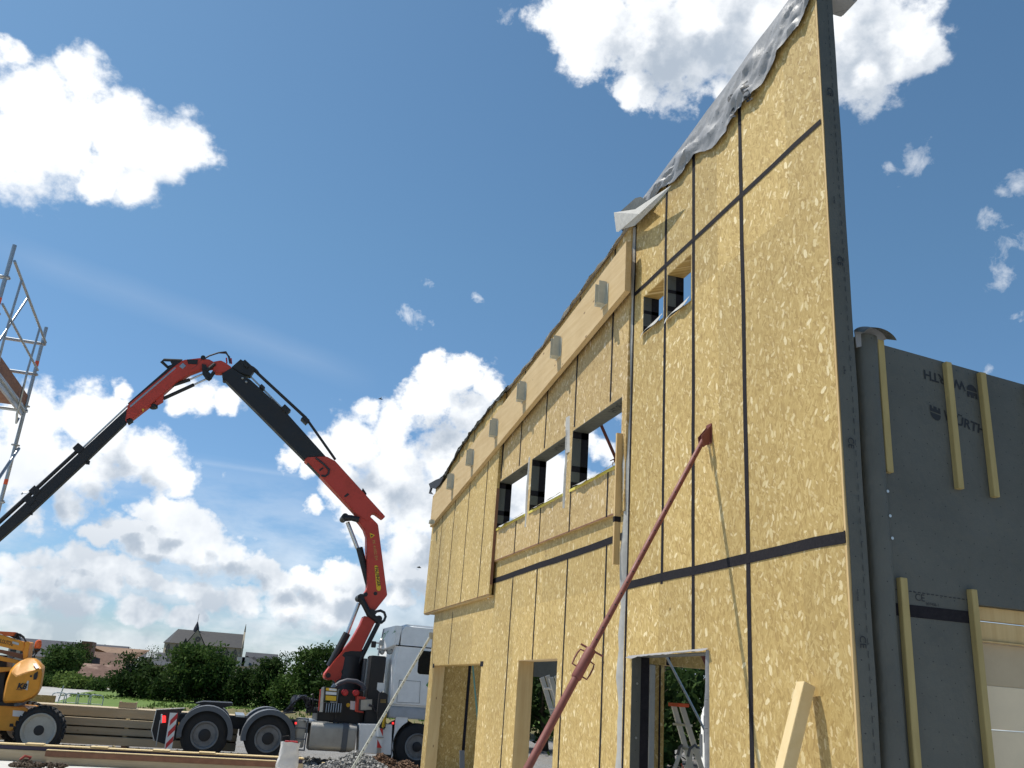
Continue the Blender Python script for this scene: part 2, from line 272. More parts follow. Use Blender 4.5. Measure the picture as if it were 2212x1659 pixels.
M['oldtile']=roofm('old clay tile',(.12,.075,.055),(.16,.10,.075),(.08,.06,.05)); M['cleantile']=roofm('buff clay tile',(.21,.14,.095),(.25,.165,.115),(.17,.115,.085)); M['patchtile']=roofm('patched clay tile',(.11,.065,.05),(.15,.09,.07),(.30,.21,.165))
def gravelf(c1,c2,c3):
    def f(t,b):
        p=pos(t); v=voro(t,p,28); s=nd(t,'ShaderNodeSeparateColor'); t.links.new(v.outputs['Color'],s.inputs[0])
        c=mix(t,s.outputs[0],rgb(*c1),rgb(*c2)); c=mix(t,mr(t,noi(t,p,1.2,5,.6),.5,.65),c,rgb(*c3)); t.links.new(c,b.inputs['Base Color'])
        bumpn(t,b,v.outputs['Distance'],.9,.04)
    return f
M['gravel']=mat('grey gravel',None,.9,0,gravelf((.16,.16,.155),(.34,.33,.32),(.24,.22,.2)),.2)
M['soil']=mat('brown rubble',None,.95,0,gravelf((.12,.075,.05),(.24,.15,.10),(.16,.09,.055)),.2)
M['stones']=mat('crushed stone',None,.9,0,lambda t,b:t.links.new(mix(t,nd(t,'ShaderNodeNewGeometry').outputs['Random Per Island'],rgb(.13,.13,.125),rgb(.36,.35,.33)),b.inputs['Base Color']),.2)
M['bark']=dotted('bark',(.07,.055,.04),(.11,.09,.065),9,.9,.5)
M['leaf_dark']=leafm('dark leaves',(.022,.042,.012),(.035,.065,.016),(.07,.11,.03)); M['leaf_mid']=leafm('mid green leaves',(.04,.075,.018),(.06,.105,.025),(.10,.15,.04)); M['leaf_light']=leafm('light leaves',(.09,.14,.03),(.13,.19,.045),(.18,.24,.07))
M['sack']=dotted('white woven sack',(.66,.63,.60),(.52,.50,.48),5,.55,.6)
# ------------------------------------------------------------------ mesh helpers
class MB:
    def __init__(s): s.v=[]; s.f=[]; s.mi=[]; s.m=0
    def add(s,vs,fs):
        o=len(s.v); s.v+= [V(q) for q in vs]; s.f+=[[i+o for i in f] for f in fs]; s.mi+=[s.m]*len(fs); return s
    def box(s,a,b):
        x0,x1=sorted((a[0],b[0]));y0,y1=sorted((a[1],b[1]));z0,z1=sorted((a[2],b[2]))
        return s.add([(x0,y0,z0),(x1,y0,z0),(x1,y1,z0),(x0,y1,z0),(x0,y0,z1),(x1,y0,z1),(x1,y1,z1),(x0,y1,z1)],[(0,3,2,1),(4,5,6,7),(0,1,5,4),(1,2,6,5),(2,3,7,6),(3,0,4,7)])
    def obox(s,c,ax,ay,az):   # centre, three half-axis vectors
        c=V(c);ax=V(ax);ay=V(ay);az=V(az); L=[c+ax*i+ay*j+az*k for k in(-1,1) for j in(-1,1) for i in(-1,1)]
        return s.add(L,[(0,2,3,1),(4,5,7,6),(0,1,5,4),(1,3,7,5),(3,2,6,7),(2,0,4,6)])
    def prism(s,pts,vec):
        pts=[V(p) for p in pts]; n=len(pts); vec=V(vec)
        return s.add(pts+[p+vec for p in pts],[list(range(n)),list(range(2*n-1,n-1,-1))]+[(i,i+n,(i+1)%n+n,(i+1)%n) for i in range(n)])
    def tube(s,pts,r,n=8,cap=True):
        pts=[V(p) for p in pts]; rs=r if isinstance(r,(list,tuple)) else [r]*len(pts); vs=[];fs=[]; pu=None
        for i,p in enumerate(pts):
            d=(pts[min(i+1,len(pts)-1)]-pts[max(i-1,0)]).normalized()
            u=pu-d*pu.dot(d) if pu is not None else d.orthogonal()
            if u.length<1e-5: u=d.orthogonal()
            u.normalize(); pu=u; w=d.cross(u)
            vs+=[p+(u*math.cos(2*math.pi*k/n)+w*math.sin(2*math.pi*k/n))*rs[i] for k in range(n)]
        for i in range(len(pts)-1): fs+=[(i*n+k,i*n+(k+1)%n,(i+1)*n+(k+1)%n,(i+1)*n+k) for k in range(n)]
        if cap: fs+=[list(range(n))[::-1],[(len(pts)-1)*n+k for k in range(n)]]
        return s.add(vs,fs)
    def lathe(s,c,ax,prof,n=28,ring=False):   # prof: (distance along axis, radius)
        c=V(c);ax=V(ax).normalized();u=ax.orthogonal().normalized();w=ax.cross(u);vs=[];fs=[]
        for h,r in prof: vs+=[c+ax*h+(u*math.cos(2*math.pi*k/n)+w*math.sin(2*math.pi*k/n))*r for k in range(n)]
        for i in range(len(prof)-1): fs+=[(i*n+k,i*n+(k+1)%n,(i+1)*n+(k+1)%n,(i+1)*n+k) for k in range(n)]
        if ring: m_=len(prof)-1; fs+=[(m_*n+k,m_*n+(k+1)%n,(k+1)%n,k) for k in range(n)]
        else: fs+=[list(range(n))[::-1],[(len(prof)-1)*n+k for k in range(n)]]
        return s.add(vs,fs)
    def sphere(s,c,r,n=10):
        return s.lathe(V(c),(0,0,1),[(-r*math.cos(math.pi*k/n),max(1e-4,r*math.sin(math.pi*k/n))) for k in range(n+1)],n*2)
    def build(s,name,m,parent=None,bevel=0,smooth=False,seg=2,label=None,cat=None,group=None,kind=None,sub=0):
        me=bpy.data.meshes.new(name); o=bpy.data.objects.new(name,me); COL.objects.link(o)
        off=V((0,0,0))
        if parent is None:
            xs=[p.x for p in s.v];ys=[p.y for p in s.v];zs=[p.z for p in s.v]; off=V(((min(xs)+max(xs))/2,(min(ys)+max(ys))/2,min(zs))); o.location=off
        me.from_pydata([p-off for p in s.v],[],s.f)
        for q in (m if isinstance(m,(list,tuple)) else [m]): me.materials.append(M[q] if isinstance(q,str) else q)
        if isinstance(m,(list,tuple)): me.polygons.foreach_set('material_index',s.mi)
        bm=bmesh.new(); bm.from_mesh(me); bmesh.ops.recalc_face_normals(bm,faces=bm.faces) if kind!='leaf' else None
        if bevel:
            bmesh.ops.bevel(bm,geom=[e for e in bm.edges if len(e.link_faces)==2 and e.calc_face_angle(0)>.5],offset=bevel,segments=seg,affect='EDGES',clamp_overlap=True)
        bm.to_mesh(me); bm.free()
        if smooth:
            me.shade_smooth() if hasattr(me,'shade_smooth') else None
            me.set_sharp_from_angle(angle=R(38))
        me.update()
        if parent is not None:
            o.parent=parent
            if parent.type=='EMPTY': o.matrix_parent_inverse=Matrix.Translation(-parent.location)
            elif parent.parent is None: o.matrix_parent_inverse=Matrix.Translation(-parent.location)
        tag(o,label,cat,group,kind if kind!='leaf' else None)
        return o
def tag(o,label=None,cat=None,group=None,kind=None):
    if label: o['label']=label
    if cat: o['category']=cat
    if group: o['group']=group
    if kind: o['kind']=kind
    return o
def thing(name,loc,label,cat,group=None):
    o=bpy.data.objects.new(name,None); COL.objects.link(o); o.location=V(loc); o.empty_display_size=.3; return tag(o,label,cat,group)
def copy_tree(o,delta,parent=None):
    c=o.copy(); COL.objects.link(c)
    if parent is None: c.location=o.location+V(delta)
    else: c.parent=parent
    for ch in o.children: copy_tree(ch,delta,c)
    return c
def text(s,size,org,xd,yd,m,parent,name='lettering',bold=0,align='LEFT',sx=1.0):
    cu=bpy.data.curves.new('t','FONT'); cu.body=s; cu.size=1; cu.offset=bold; cu.resolution_u=3; cu.align_x=align; cu.extrude=0
    to=bpy.data.objects.new('t',cu); COL.objects.link(to); bpy.context.view_layer.update()
    me=bpy.data.meshes.new_from_object(to.evaluated_get(bpy.context.evaluated_depsgraph_get())); bpy.data.objects.remove(to)
    xd=V(xd).normalized()*size*sx; yd=V(yd).normalized()*size; org=V(org)
    mb=MB(); mb.add([org+xd*v.co.x+yd*v.co.y for v in me.vertices],[list(p.vertices) for p in me.polygons])
    o=mb.build(name,m,parent); return o
exec_sections=True
GZ=-.2       # level of the yard and the fields; the slab stands 0.2 above
# ------------------------------------------------------------------ ground
def sheet(name,pts,m,z,kind='structure',label=None):
    mb=MB(); mb.add([(p[0],p[1],z) for p in pts],[list(range(len(pts)))]); return mb.build(name,m,None,kind=kind)
sheet('ground',[(-1500,-300),(1500,-300),(1500,2500),(-1500,2500)],'grass',GZ-.012)
sheet('gravel_yard',[(-60,-40),(45,-40),(45,36),(12,41),(-2.5,41),(-8,36),(-60,34)],'gravel',GZ-.004)
tp=[(-400,1440),(89,1475),(250,1484.8),(258,1487),(205,1492),(175,1496),(157,1500.5),(145,1508),(118,1516),(60,1535),(-400,1560)]
sheet('village_bounce_ground',[(-400,88),(400,88),(400,700),(-400,700)],'earth',GZ-.006)  # earth sheet hidden by the hedges, added to lessen green bounce on the church
sheet('track',[tuple(pz(x,y,GZ)[:2]) for x,y in tp],'track',GZ-.008)
mb=MB(); mb.box((-14,-8,GZ-.3),(11,18.32,0)); mb.build('concrete_slab','concrete',None,bevel=.012,kind='structure')
# rough bank between yard and field
mb=MB(); nx,ny=150,16; vs=[]
for j in range(ny+1):
    for i in range(nx+1):
        x=-4.2+i*46/nx; y=41+j*11/ny; e=min(1,i/14)*math.sin(math.pi*j/ny)**.7
        vs.append((x,y,GZ-.02+e*(.22+.30*noise.noise((x*.9,y*.9,0))+.14*noise.noise((x*3,y*3,5)))))
mb.add(vs,[(j*(nx+1)+i,j*(nx+1)+i+1,(j+1)*(nx+1)+i+1,(j+1)*(nx+1)+i) for j in range(ny) for i in range(nx)]); mb.build('bank','earth',None,smooth=True,kind='structure')
# grass tufts over the nearer field
mb=MB(); rg=random.Random(3)
for i in range(9000):
    x=rg.uniform(-9,30); y=rg.uniform(41,68); 
    if x<-3.5 and y<60: continue
    h=rg.uniform(.05,.16)*(1.6 if y<52 else 1); a=rg.uniform(0,3.14); w=rg.uniform(.03,.09); zb=GZ-.02
    if 41<y<52 and x>-3 and rg.random()<.75: continue
    if 41<y<52 and x>-3: zb+=.22*math.sin(math.pi*(y-41)/11)**.7
    p=V((x,y,zb)); d=V((math.cos(a)*w,math.sin(a)*w,0)); mb.add([p-d,p+d,p+d*.3+V((rg.uniform(-.05,.05),0,h))],[(0,1,2)])
mb.build('grass_tufts','leaf_light',None,kind='leaf'); bpy.data.objects['grass_tufts']['kind']='stuff'
# ------------------------------------------------------------------ the timber frame building
FX=4.0
B=thing('timber_frame_building',(6,11,0),'unfinished building clad in OSB board with taped joints, its end wall wrapped in dark membrane','building')
def wallx(name,X,th,y0,y1,bot,top,holes,m,step=1.2):
    ys=sorted(set([y0,y1]+[h[0] for h in holes]+[h[1] for h in holes]+[y0+k*step for k in range(1,int((y1-y0)/step)+1) if y0+k*step<y1-.05]))
    zc=sorted(set([z for h in holes for z in (h[2],h[3]) if bot(y0)<z<top(y0)]))
    mb=MB()
    for a,b in zip(ys,ys[1:]):
        lv=[None]+[z for z in zc]+[None]
        for k in range(len(lv)-1):
            za=(bot(a),bot(b)) if lv[k] is None else (lv[k],lv[k]); zb=(top(a),top(b)) if lv[k+1] is None else (lv[k+1],lv[k+1])
            ym=(a+b)/2; zm=(za[0]+zb[0])/2
            if any(h[0]-1e-6<ym<h[1]+1e-6 and h[2]-1e-6<zm<h[3]+1e-6 for h in holes): continue
            mb.add([(X,a,za[0]),(X,b,za[1]),(X,b,zb[1]),(X,a,zb[0]),(X+th,a,za[0]),(X+th,b,za[1]),(X+th,b,zb[1]),(X+th,a,zb[0])],[(0,3,2,1),(4,5,6,7),(0,1,5,4),(1,2,6,5),(2,3,7,6),(3,0,4,7)])
    # drop the inner partitions: faces lying on shared cut planes
    o=mb.build(name,m,B)
    bm=bmesh.new(); bm.from_mesh(o.data); bmesh.ops.remove_doubles(bm,verts=bm.verts,dist=1e-4)
    kill={}
    for f in bm.faces: kill.setdefault(tuple(sorted(v.index for v in f.verts)),[]).append(f)
    bmesh.ops.delete(bm,geom=[f for L in kill.values() if len(L)>1 for f in L],context='FACES'); bmesh.ops.recalc_face_normals(bm,faces=bm.faces); bm.to_mesh(o.data); bm.free()
    return o
def lin(pts):
    def f(y):
        for (a,b),(c,d) in zip(pts,pts[1:]):
            if y<=c or (c,d)==pts[-1]: return b+(d-b)*(y-a)/(c-a)
    return f
topR=lambda y:7.82-.117*(y-5.64)
HR=[(7.26,8.83,-1,2.09),(8.20,8.73,5.66,6.14),(7.56,8.11,5.60,6.14)]
wallx('wall',FX,.165,5.3,9.0,lambda y:0,topR,HR,'osb')
HL=[(14.74,18.38,-1,2.08),(11.09,12.73,-1,2.10)]
XM=3.955
topL=lin([yz(x,y,XM) for x,y in [(1345,512),(1260,630),(1180,742),(1092,852),(1036,920),(999,972),(969,1026),(940,1050)]])
s0=yz(1350,1102,XM); s1=yz(1062,1215,XM); seam=lambda y:s0[1]+(s1[1]-s0[1])*(y-s0[0])/(s1[0]-s0[0])
wallx('wall',FX,.2,9.03,14.451,lambda y:0,seam,[HL[1]],'osb')
wallx('wall',FX,.2,14.452,18.75,lambda y:0,lambda y:3.135,[HL[0]],'osb')
YW=px(1058,1246,3.905).y
HM=[(px(1139,1060,XM).y,px(1074,1095,XM).y,4.21,5.02),(px(1222,1000,XM).y,px(1146,1050,XM).y,4.21,5.02),(px(1342,940,XM).y,px(1234,1000,XM).y,4.21,5.02)]

wallx('wall',XM,.2,9.03,14.45,seam,topL,HM,'osb_mid')
XW=3.905
wallx('wall',XW,.045,14.26,14.451,lambda y:3.14,topL,[],'osb')
wallx('wall',XW,.28,14.452,19.45,lambda y:3.14,topL,[],'osb')
# lip under the wing and its soffit boards
mb=MB(); mb.box((XW+.012,14.28,3.118),(FX-.004,19.42,3.138)); mb.build('soffit_board','pine',B)
# tapes
def vtape(X,y,z0,z1,w=.055,parent=B,name='joint_tape'):
    mb=MB(); n=max(2,int(abs(z1-z0)/.2)); L=[];Rr=[]
    for k in range(n+1):
        z=z0+(z1-z0)*k/n; j=.010*noise.noise((y*7,z*1.3,1)); L.append((X,y-w/2+j+.005*noise.noise((y,z*3,5)),z)); Rr.append((X,y+w/2+j+.006*noise.noise((y,z*4,9)),z))
    vs=L+Rr; mb.add(vs,[(k,k+1,n+2+k,n+1+k) for k in range(n)]); return mb.build(name,'tape',parent)
def htape(X,y0,z0,y1,z1,w=.065,name='joint_tape'):
    mb=MB(); n=max(2,int(abs(y1-y0)/.35)); L=[];Rr=[]
    for k in range(n+1):
        t=k/n; y=y0+(y1-y0)*t; z=z0+(z1-z0)*t+.012*noise.noise((y*1.3,z0,4)); L.append((X,y,z-w/2+.006*noise.noise((y*3,z0,8)))); Rr.append((X,y,z+w/2+.006*noise.noise((y*3.3,z0,2))))
    mb.add(L+Rr,[(k,k+1,n+2+k,n+1+k) for k in range(n)]); return mb.build(name,'tape',B)
XT=FX-.003
for y,z0,z1,w in [(6.555,0,topR(6.55)-.12,.062),(7.505,2.10,topR(7.5)-.12,.06),(8.155,2.76,topR(8.1)-.12,.052)]: vtape(XT,y,z0,z1,w)
htape(XT-.002,5.30,6.285,9.0,6.265,.055); htape(XT-.002,5.285,2.825,8.99,2.82,.085); htape(XT-.002,9.05,3.37,14.62,3.37,.085)
mb=MB(); mb.box((FX-.006,5.285,2.785),(FX+.05,5.296,2.868)); mb.build('joint_tape','tape',B)
for y,z0,z1 in [(13.27,0,3.33),(12.1,2.10,3.33),(10.88,0,3.33),(9.6,0,3.33)]: vtape(XT,y,z0,z1,.042)
for (x,y,x2,y2) in [(1115,1130,1112,1195),(1168,1101,1165,1173),(1233,1068,1231,1145),(1313.5,1026,1311.8,1113)]:
    a=yz(x,y,XM); vtape(XM-.003,a[0],seam(a[0]),4.21,.04)
for (x,y) in [(1081.7,963),(1128.4,908),(1183.4,843),(1245,829.6),(1320,829.6)]:
    a=yz(x,y,XM); zb=5.06; vtape(XM-.003,min(a[0],14.2),zb,topL(a[0])-.03,.045)
for y0_,y1_ in [(14.0,3.37)]: pass
for yy in (13.4,12.2,10.98,9.68): vtape(XT,yy,3.41,3.44+.0,.03) if False else None
a=yz(980,1306,FX); vtape(XT,a[0],2.09,3.05,.036)
for yy in (18.4,17.32,16.18,14.95): vtape(XW-.003,yy,3.15,topL(yy)-.02,.034)
vtape(XM-.004,14.22,5.2,6.3,.05)
# thin seam lines: lower edge of the upper boards
mb=MB(); mb.add([(XM-.002,9.1,seam(9.1)),(XM-.002,14.25,seam(14.25)),(XM-.002,14.25,seam(14.25)+.016),(XM-.002,9.1,seam(9.1)+.016)],[(0,1,2,3)]); mb.build('board_edge','brownwood',B)
mb=MB(); mb.box((XW-.003,14.27,3.141),(XW-.0005,19.4,3.149)); mb.build('board_edge','brownwood',B)
mb=MB(); mb.box((XW+.002,14.254,3.3),(XM-.001,14.259,4.9)); mb.build('board_edge','brownwood',B)
mb=MB(); mb.box((FX-.003,14.6,3.10),(FX+.001,14.66,3.2)); mb.build('label_tag','paper',B)
# openings: linings
def lining(h,X,th,jm='membrane',hm='membrane',sill=None,bands=(),letter=None,near=None):
    y0,y1,z0,z1=h; z0=max(z0,0)
    j=MB(); j.box((X+.002,y1-.008,z0),(X+th+.03,y1,z1)); o=j.build('jamb_lining',jm,B)
    for (a,b) in bands:
        k=MB(); k.box((X+.002,y1-.011,a),(X+th+.03,y1-.0085,b)); k.build('joint_tape','tape',o)
    k=MB(); k.box((X+th*.62,y1-.011,z0),(X+th+.03,y1-.0085,z1)); k.build('joint_tape','tape',o) if bands else None
    if hm:
        k=MB(); k.box((X+.002,y0,z1-.008),(X+th+.03,y1-.012,z1)); hd=k.build('head_lining',hm,B)
        if letter:
            ly=y0+(y1-y0)*letter
            text('WÜRTH',.15,(X+.17,ly-.28,z1-.0095),(0,1,0),(-1,0,0),'print',hd,bold=.02)
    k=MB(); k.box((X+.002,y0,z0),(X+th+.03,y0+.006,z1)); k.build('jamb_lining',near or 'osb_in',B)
lining(HR[0],FX,.165,bands=[(.9,1.0)]); 
for h in HR[1:]: lining(h,FX,.165,'membrane','osb_in',bands=[(5.70,5.76),(5.92,5.96)],near='tape')
for h,l in zip(HM,(.3,.35,.2)): lining(h,XM,.2,bands=[(4.24,4.32),(4.46,4.54),(4.92,5.03)],letter=l)
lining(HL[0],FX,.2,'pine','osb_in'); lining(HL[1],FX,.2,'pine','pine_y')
# screw washers on the jamb of the big door
for z in (1.82,1.30,.8):
    k=MB(); k.lathe((4.06,8.8195,z),(0,-1,0),[(0,.012),(.003,.012)],12); k.build('washer','galv',B)
# sills: yellow seal strips and loose membrane scraps hanging over them
def scrap(name,X,pts,drop,m,seed,amp=.02,parent=B,th=.02,nn=24):
    # hanging sheet along y: pts [(y,z)...] top line, drop(t) its hanging depth
    mb=MB(); f=lin(pts); y0,y1=pts[0][0],pts[-1][0]; r=5; vs=[]
    for i in range(nn+1):
        t=i/nn; y=y0+(y1-y0)*t; 
        for k in range(r+1):
            q=k/r; d=drop(t)*q; vs.append((X-amp*(.35+.65*q)*(1+noise.noise((y*5,q*2,seed)))-.004*k,y+.02*noise.noise((y*4,q*3,seed+3)),f(y)-d))
    mb.add(vs,[(i*(r+1)+k,i*(r+1)+k+1,(i+1)*(r+1)+k+1,(i+1)*(r+1)+k) for i in range(nn) for k in range(r)])
    return mb.build(name,m,parent,smooth=True)
for (y0,y1,z0,z1),sd in zip(HM,(1,2,3)):
    k=MB(); k.box((XM-.012,y0,z0-.03),(XM+.2,y1,z0+.004)); k.build('sill_seal','mineral',B)
    scrap('sill_membrane',XM-.008,[(y0+.05,z0+.03),(y0+(y1-y0)*.5,z0+.012),(y1-.2,z0+.02)],lambda t:.015+.10*abs(noise.noise((t*3.3,sd,1))),'felt',sd,.02)
for (y0,y1,z0,z1),sd in zip(HR[1:],(4,5)): scrap('sill_membrane',FX-.006,[(y0,z0+.05),(y1,z0+.01)],lambda t:.06+.02*math.sin(t*7),'felt',sd,.02)
# mullion strips of pale felt beside the upper windows
def vstrip(name,X,pts,w,m,seed,amp=.03,nz=50):
    mb=MB(); z0,z1=pts[0][1],pts[-1][1]; vs=[]
    fy=lambda z:[a[0]+(b[0]-a[0])*(z-a[1])/(b[1]-a[1]) for a,b in zip(pts,pts[1:]) if min(a[1],b[1])-1e-6<=z<=max(a[1],b[1])+1e-6][0]
    for i in range(nz+1):
        z=z0+(z1-z0)*i/nz; y=fy(z); q=amp*(.6+noise.noise((z*1.1,seed,0))+.4*noise.noise((z*4,seed,2)))
        ww=w*(1+.35*noise.noise((z*1.3,seed,7)))
        vs+=[(X+.004,y-ww/2,z),(X-q*.5,y-ww/6,z),(X-q,y+ww/6,z),(X-q*1.25,y+ww/2,z)]
    mb.add(vs,[(i*4+k,i*4+k+1,(i+1)*4+k+1,(i+1)*4+k) for i in range(nz) for k in range(3)])
    return mb.build(name,m,B,smooth=True)
vstrip('felt_strip',FX,[(9.06,0),(9.08,2.2),(9.02,3.6),(9.04,5),(9.01,7.2)],.09,'felt',3,.045)
vstrip('joint_tape',FX-.006,[(8.99,.0),(8.985,7.3)],.03,'tape',8,.004)
for h in HM[:2]: vstrip('felt_strip',XM,[(h[0]-.03,4.0),(h[0]-.03,5.08)],.035,'felt',h[0],.03,14)
vstrip('felt_strip',XM,[(px(1227,1000,XM).y,4.75),(px(1226,940,XM).y,5.28)],.14,'felt',12,.02,8)
k=MB(); k.box((XM-.075,9.11,3.05),(XM-.004,9.145,4.55)); k.build('loose_board','pine',B)
k=MB(); k.box((XM-.078,9.105,3.52),(XM-.002,9.15,3.58)); k.build('joint_tape','tape',B)
vstrip('felt_strip',FX,[(7.24,0),(7.232,2.11)],.035,'membrane_flap',15,.03,24)
scrap('door_head_membrane',FX-.004,[(7.2,2.125),(7.9,2.11),(8.88,2.09)],lambda t:.02+.03*abs(noise.noise((t*6,0,1))),'membrane_flap',6,.02)
k=MB(); k.box((FX-.004,14.62,2.03),(FX-.001,14.80,2.11)); k.build('joint_tape','tape',B); k=MB(); k.box((FX-.004,18.33,2.03),(FX-.001,18.45,2.11)); k.build('joint_tape','tape',B)
# ledger beam with joist hangers
XB=3.83
TR,BR,BL,TL=px(1350.6,522.6,XB),px(1352,626,XB),px(929.5,1138,XB),px(934,1073,XB)
e=(BR+TR)/2; TR.y=BR.y=e.y; e=(BL+TL)/2; TL.y=BL.y=e.y
mb=MB(); mb.prism([TR,BR,BL,TL],(.072,0,0)); beam=mb.build('ledger_beam','pine_y',B,bevel=.004)
def hanger(y,z,h=.31,w=.13,d=.105):
    k=MB(); x=XB-.003
    k.box((x-.004,y-w/2-.05,z-h/2),(x,y-w/2,z+h/2-.04)); k.box((x-.004,y+w/2,z-h/2),(x,y+w/2+.05,z+h/2-.04))
    k.box((x-d,y-w/2,z-h/2),(x,y-w/2+.004,z+h/2)); k.box((x-d,y+w/2-.004,z-h/2),(x,y+w/2,z+h/2)); k.box((x-d,y-w/2+.0045,z-h/2-.002),(x,y+w/2-.0045,z-h/2+.004)); k.box((x-d-.03,y-w/2-.02,z-h/2-.004),(x-d*.4,y-w/2+.05,z-h/2-.0025))
    return k
for i,(x,y) in enumerate([(1297,635),(1199,750),(1125,846),(1065,924),(1014,988),(972,1040)]):
    p=px(x,y,XB-.06); hanger(p.y,p.z).build('joist_hanger','hanger',beam)
p=px(931,1128,XB-.05); hanger(p.y-.06,p.z,.08,.13,.09).build('joist_hanger','hanger',beam)
# membrane lapped over the wall tops
def cap(name,X,y0,y1,top,drop,m,seed,n=150,back=.25,rise=.03):
    mb=MB(); r=20; vs=[]
    for i in range(n+1):
        t=i/n; y=y0+(y1-y0)*t; zt=top(y)+rise+.02*noise.noise((y*2,seed,0)); dd=drop(t,y)
        vs.append((X+back,y,zt-.15)); vs.append((X+back-.02,y,zt))
        for k in range(r):
            q=k/(r-1); wr=.05*noise.noise((y*2.6+q*1.1,q*2.2,seed))+.035*(.5-abs(noise.noise((y*5-q*3,q*3,seed+5))))*min(1,q*4)+.008*noise.noise((y*17+q*5,q*9,seed+7)); vs.append((X-.015-abs(wr)*1.2*min(1,q*3)-.02*q,y+.03*q*noise.noise((y*3,q,seed+9)),zt-dd*q))
    s=r+2; mb.add(vs,[(i*s+k,i*s+k+1,(i+1)*s+k+1,(i+1)*s+k) for i in range(n) for k in range(s-1)]); return mb.build(name,m,B,smooth=True)
capR=cap('wall_top_membrane',FX,5.26,8.9,topR,lambda t,y:(.53 if y<7.2 else .53-.24*(y-7.2))+.05*math.sin(y*3.1)+.05*math.sin(y*7.3+1)-(.30*(.06-t)/.06 if t<.06 else 0),'membrane_flap',2)
# torn end of that flap
q=[px(x,y,3.86) for x,y in [(1326,459),(1372,452),(1408,428),(1450,400),(1440,415),(1412,447),(1372,487),(1342,496),(1336,501),(1331,500)]]
mb=MB(); c0=px(1380,462,3.80); mb.add([c0]+q,[(0,i+1,(i+1)%len(q)+1) for i in range(len(q))]); mb.build('torn_membrane','felt',B,smooth=True)
q=[px(x,y,3.92) for x,y in [(1326,470),(1334,462),(1372,428),(1384,425),(1410,440),(1345,500)]]; mb=MB(); mb.add(q,[(0,1,2,3,4,5)]); mb.build('torn_membrane','membrane',B)
cap('wall_top_membrane',XM,9.1,14.1,topL,lambda t,y:.03+.03*abs(math.sin(y*2.1)),'felt',6,40,.2,.015)
mb_=cap('wall_top_membrane',XW,14.0,19.55,topL,lambda t,y:.05+.09*abs(math.sin(y*1.9+noise.noise((y*2,0,0))*2))+.12*max(0,t-.8),'membrane',9,60,.25,.03)
q=[px(x,y,3.8) for x,y in [(926,1045),(942,1036),(958,1030),(950,1046),(940,1056),(932,1054),(929,1062),(934,1068),(926,1066),(929,1054)]]; mb=MB(); mb.prism(q,(.03,0,0)); mb.build('torn_membrane','black',B)
# printed marks on the flap
def wlogo(org,xd,yd,s,parent,m='print'):
    org=V(org);xd=V(xd).normalized()*s;yd=V(yd).normalized()*s; k=MB()
    k.add([org+xd*a+yd*b for a,b in [(0,.55),(.0,1),(.18,1),(.18,.8),(.32,.8),(.32,1),(.6,1),(.6,.8),(.74,.8),(.74,1),(.92,1),(.92,.55)]],[list(range(12))])
    k.add([org+xd*(.46+.46*math.cos(a))+yd*(.45+.5*math.sin(a)) for a in [math.pi+math.pi*i/12 for i in range(13)]],[list(range(13))]); return k.build('emblem',m,parent)
from mathutils.bvhtree import BVHTree
def drape(o,target,off=.005):
    bv=BVHTree.FromPolygons([v.co for v in target.data.vertices],[tuple(p.vertices) for p in target.data.polygons])
    bm=bmesh.new(); bm.from_mesh(o.data); bmesh.ops.subdivide_edges(bm,edges=bm.edges,cuts=2); bmesh.ops.triangulate(bm,faces=bm.faces); bm.to_mesh(o.data); bm.free()
    for v in o.data.vertices:
        h=bv.ray_cast(V((3.0,v.co.y,v.co.z)),V((1,0,0)))
        if h[0]: v.co.x=h[0].x-off
        else: v.co.x=FX-.05
def onflap(x,y): return px(x,y,FX-.07)
A,Bq=onflap(1567,213),onflap(1583,262)
for o in (wlogo(onflap(1566,208),onflap(1574,236)-onflap(1566,208),onflap(1588,208)-onflap(1568,220),.11,capR),
    text('W',.13,onflap(1571,238),onflap(1577,262)-onflap(1571,238),onflap(1590,262)-onflap(1574,272),'print',capR,bold=.03),
    text('RTH',.15,onflap(1622,214),onflap(1610,165)-onflap(1622,214),onflap(1606,222)-onflap(1622,212),'print',capR,bold=.03)): drape(o,capR)
# right hand end of the tall wall: edge stud, wrapped membrane
k=MB(); k.box((FX+.001,5.278,0),(FX+.06,5.299,7.7)); k.build('edge_stud','pine',B)
mb=MB(); vs=[]; n=80
for i in range(n+1):
    z=7.95*i/n; xl=FX+.005+(.035*max(0,1-z/4.3))+.006*noise.noise((z*2,0,3)) ; b=.012*noise.noise((z*1.4,2,0))
    vs+=[(xl,5.272,z),(xl+.03,5.262+b*.5,z),(4.10,5.255+b,z),(4.155,5.262+b,z),(4.168,5.30,z)]
mb.add(vs,[(i*5+k,i*5+k+1,(i+1)*5+k+1,(i+1)*5+k) for i in range(n) for k in range(4)]); endm=mb.build('corner_membrane','membrane',B,smooth=True)
mb=MB()
for i in range(95):
    z=.05+i*.082; x0=4.10+(-.012)*max(0,z-4)/4; mb.add([(x0,5.249,z),(x0+.004,5.249,z),(x0+.004,5.249,z+.045),(x0,5.249,z+.045)],[(0,1,2,3)])
o=mb.build('stitch_line','print',endm)
for z in (6.60,5.02,3.55,2.16,.9): text('CE',.07,(4.04,5.247,z),(0,0,-1),(1,0,0),'print',endm,bold=.01)
for z in (5.55,4.1,2.45): text('007408',.022,(4.035,5.247,z),(0,0,-1),(1,0,0),'print',endm,bold=.01)
k=MB(); k.box((4.03,5.22,7.60),(4.40,5.46,7.95)); k.build('wall_top_membrane','membrane_flap',B,bevel=.02)
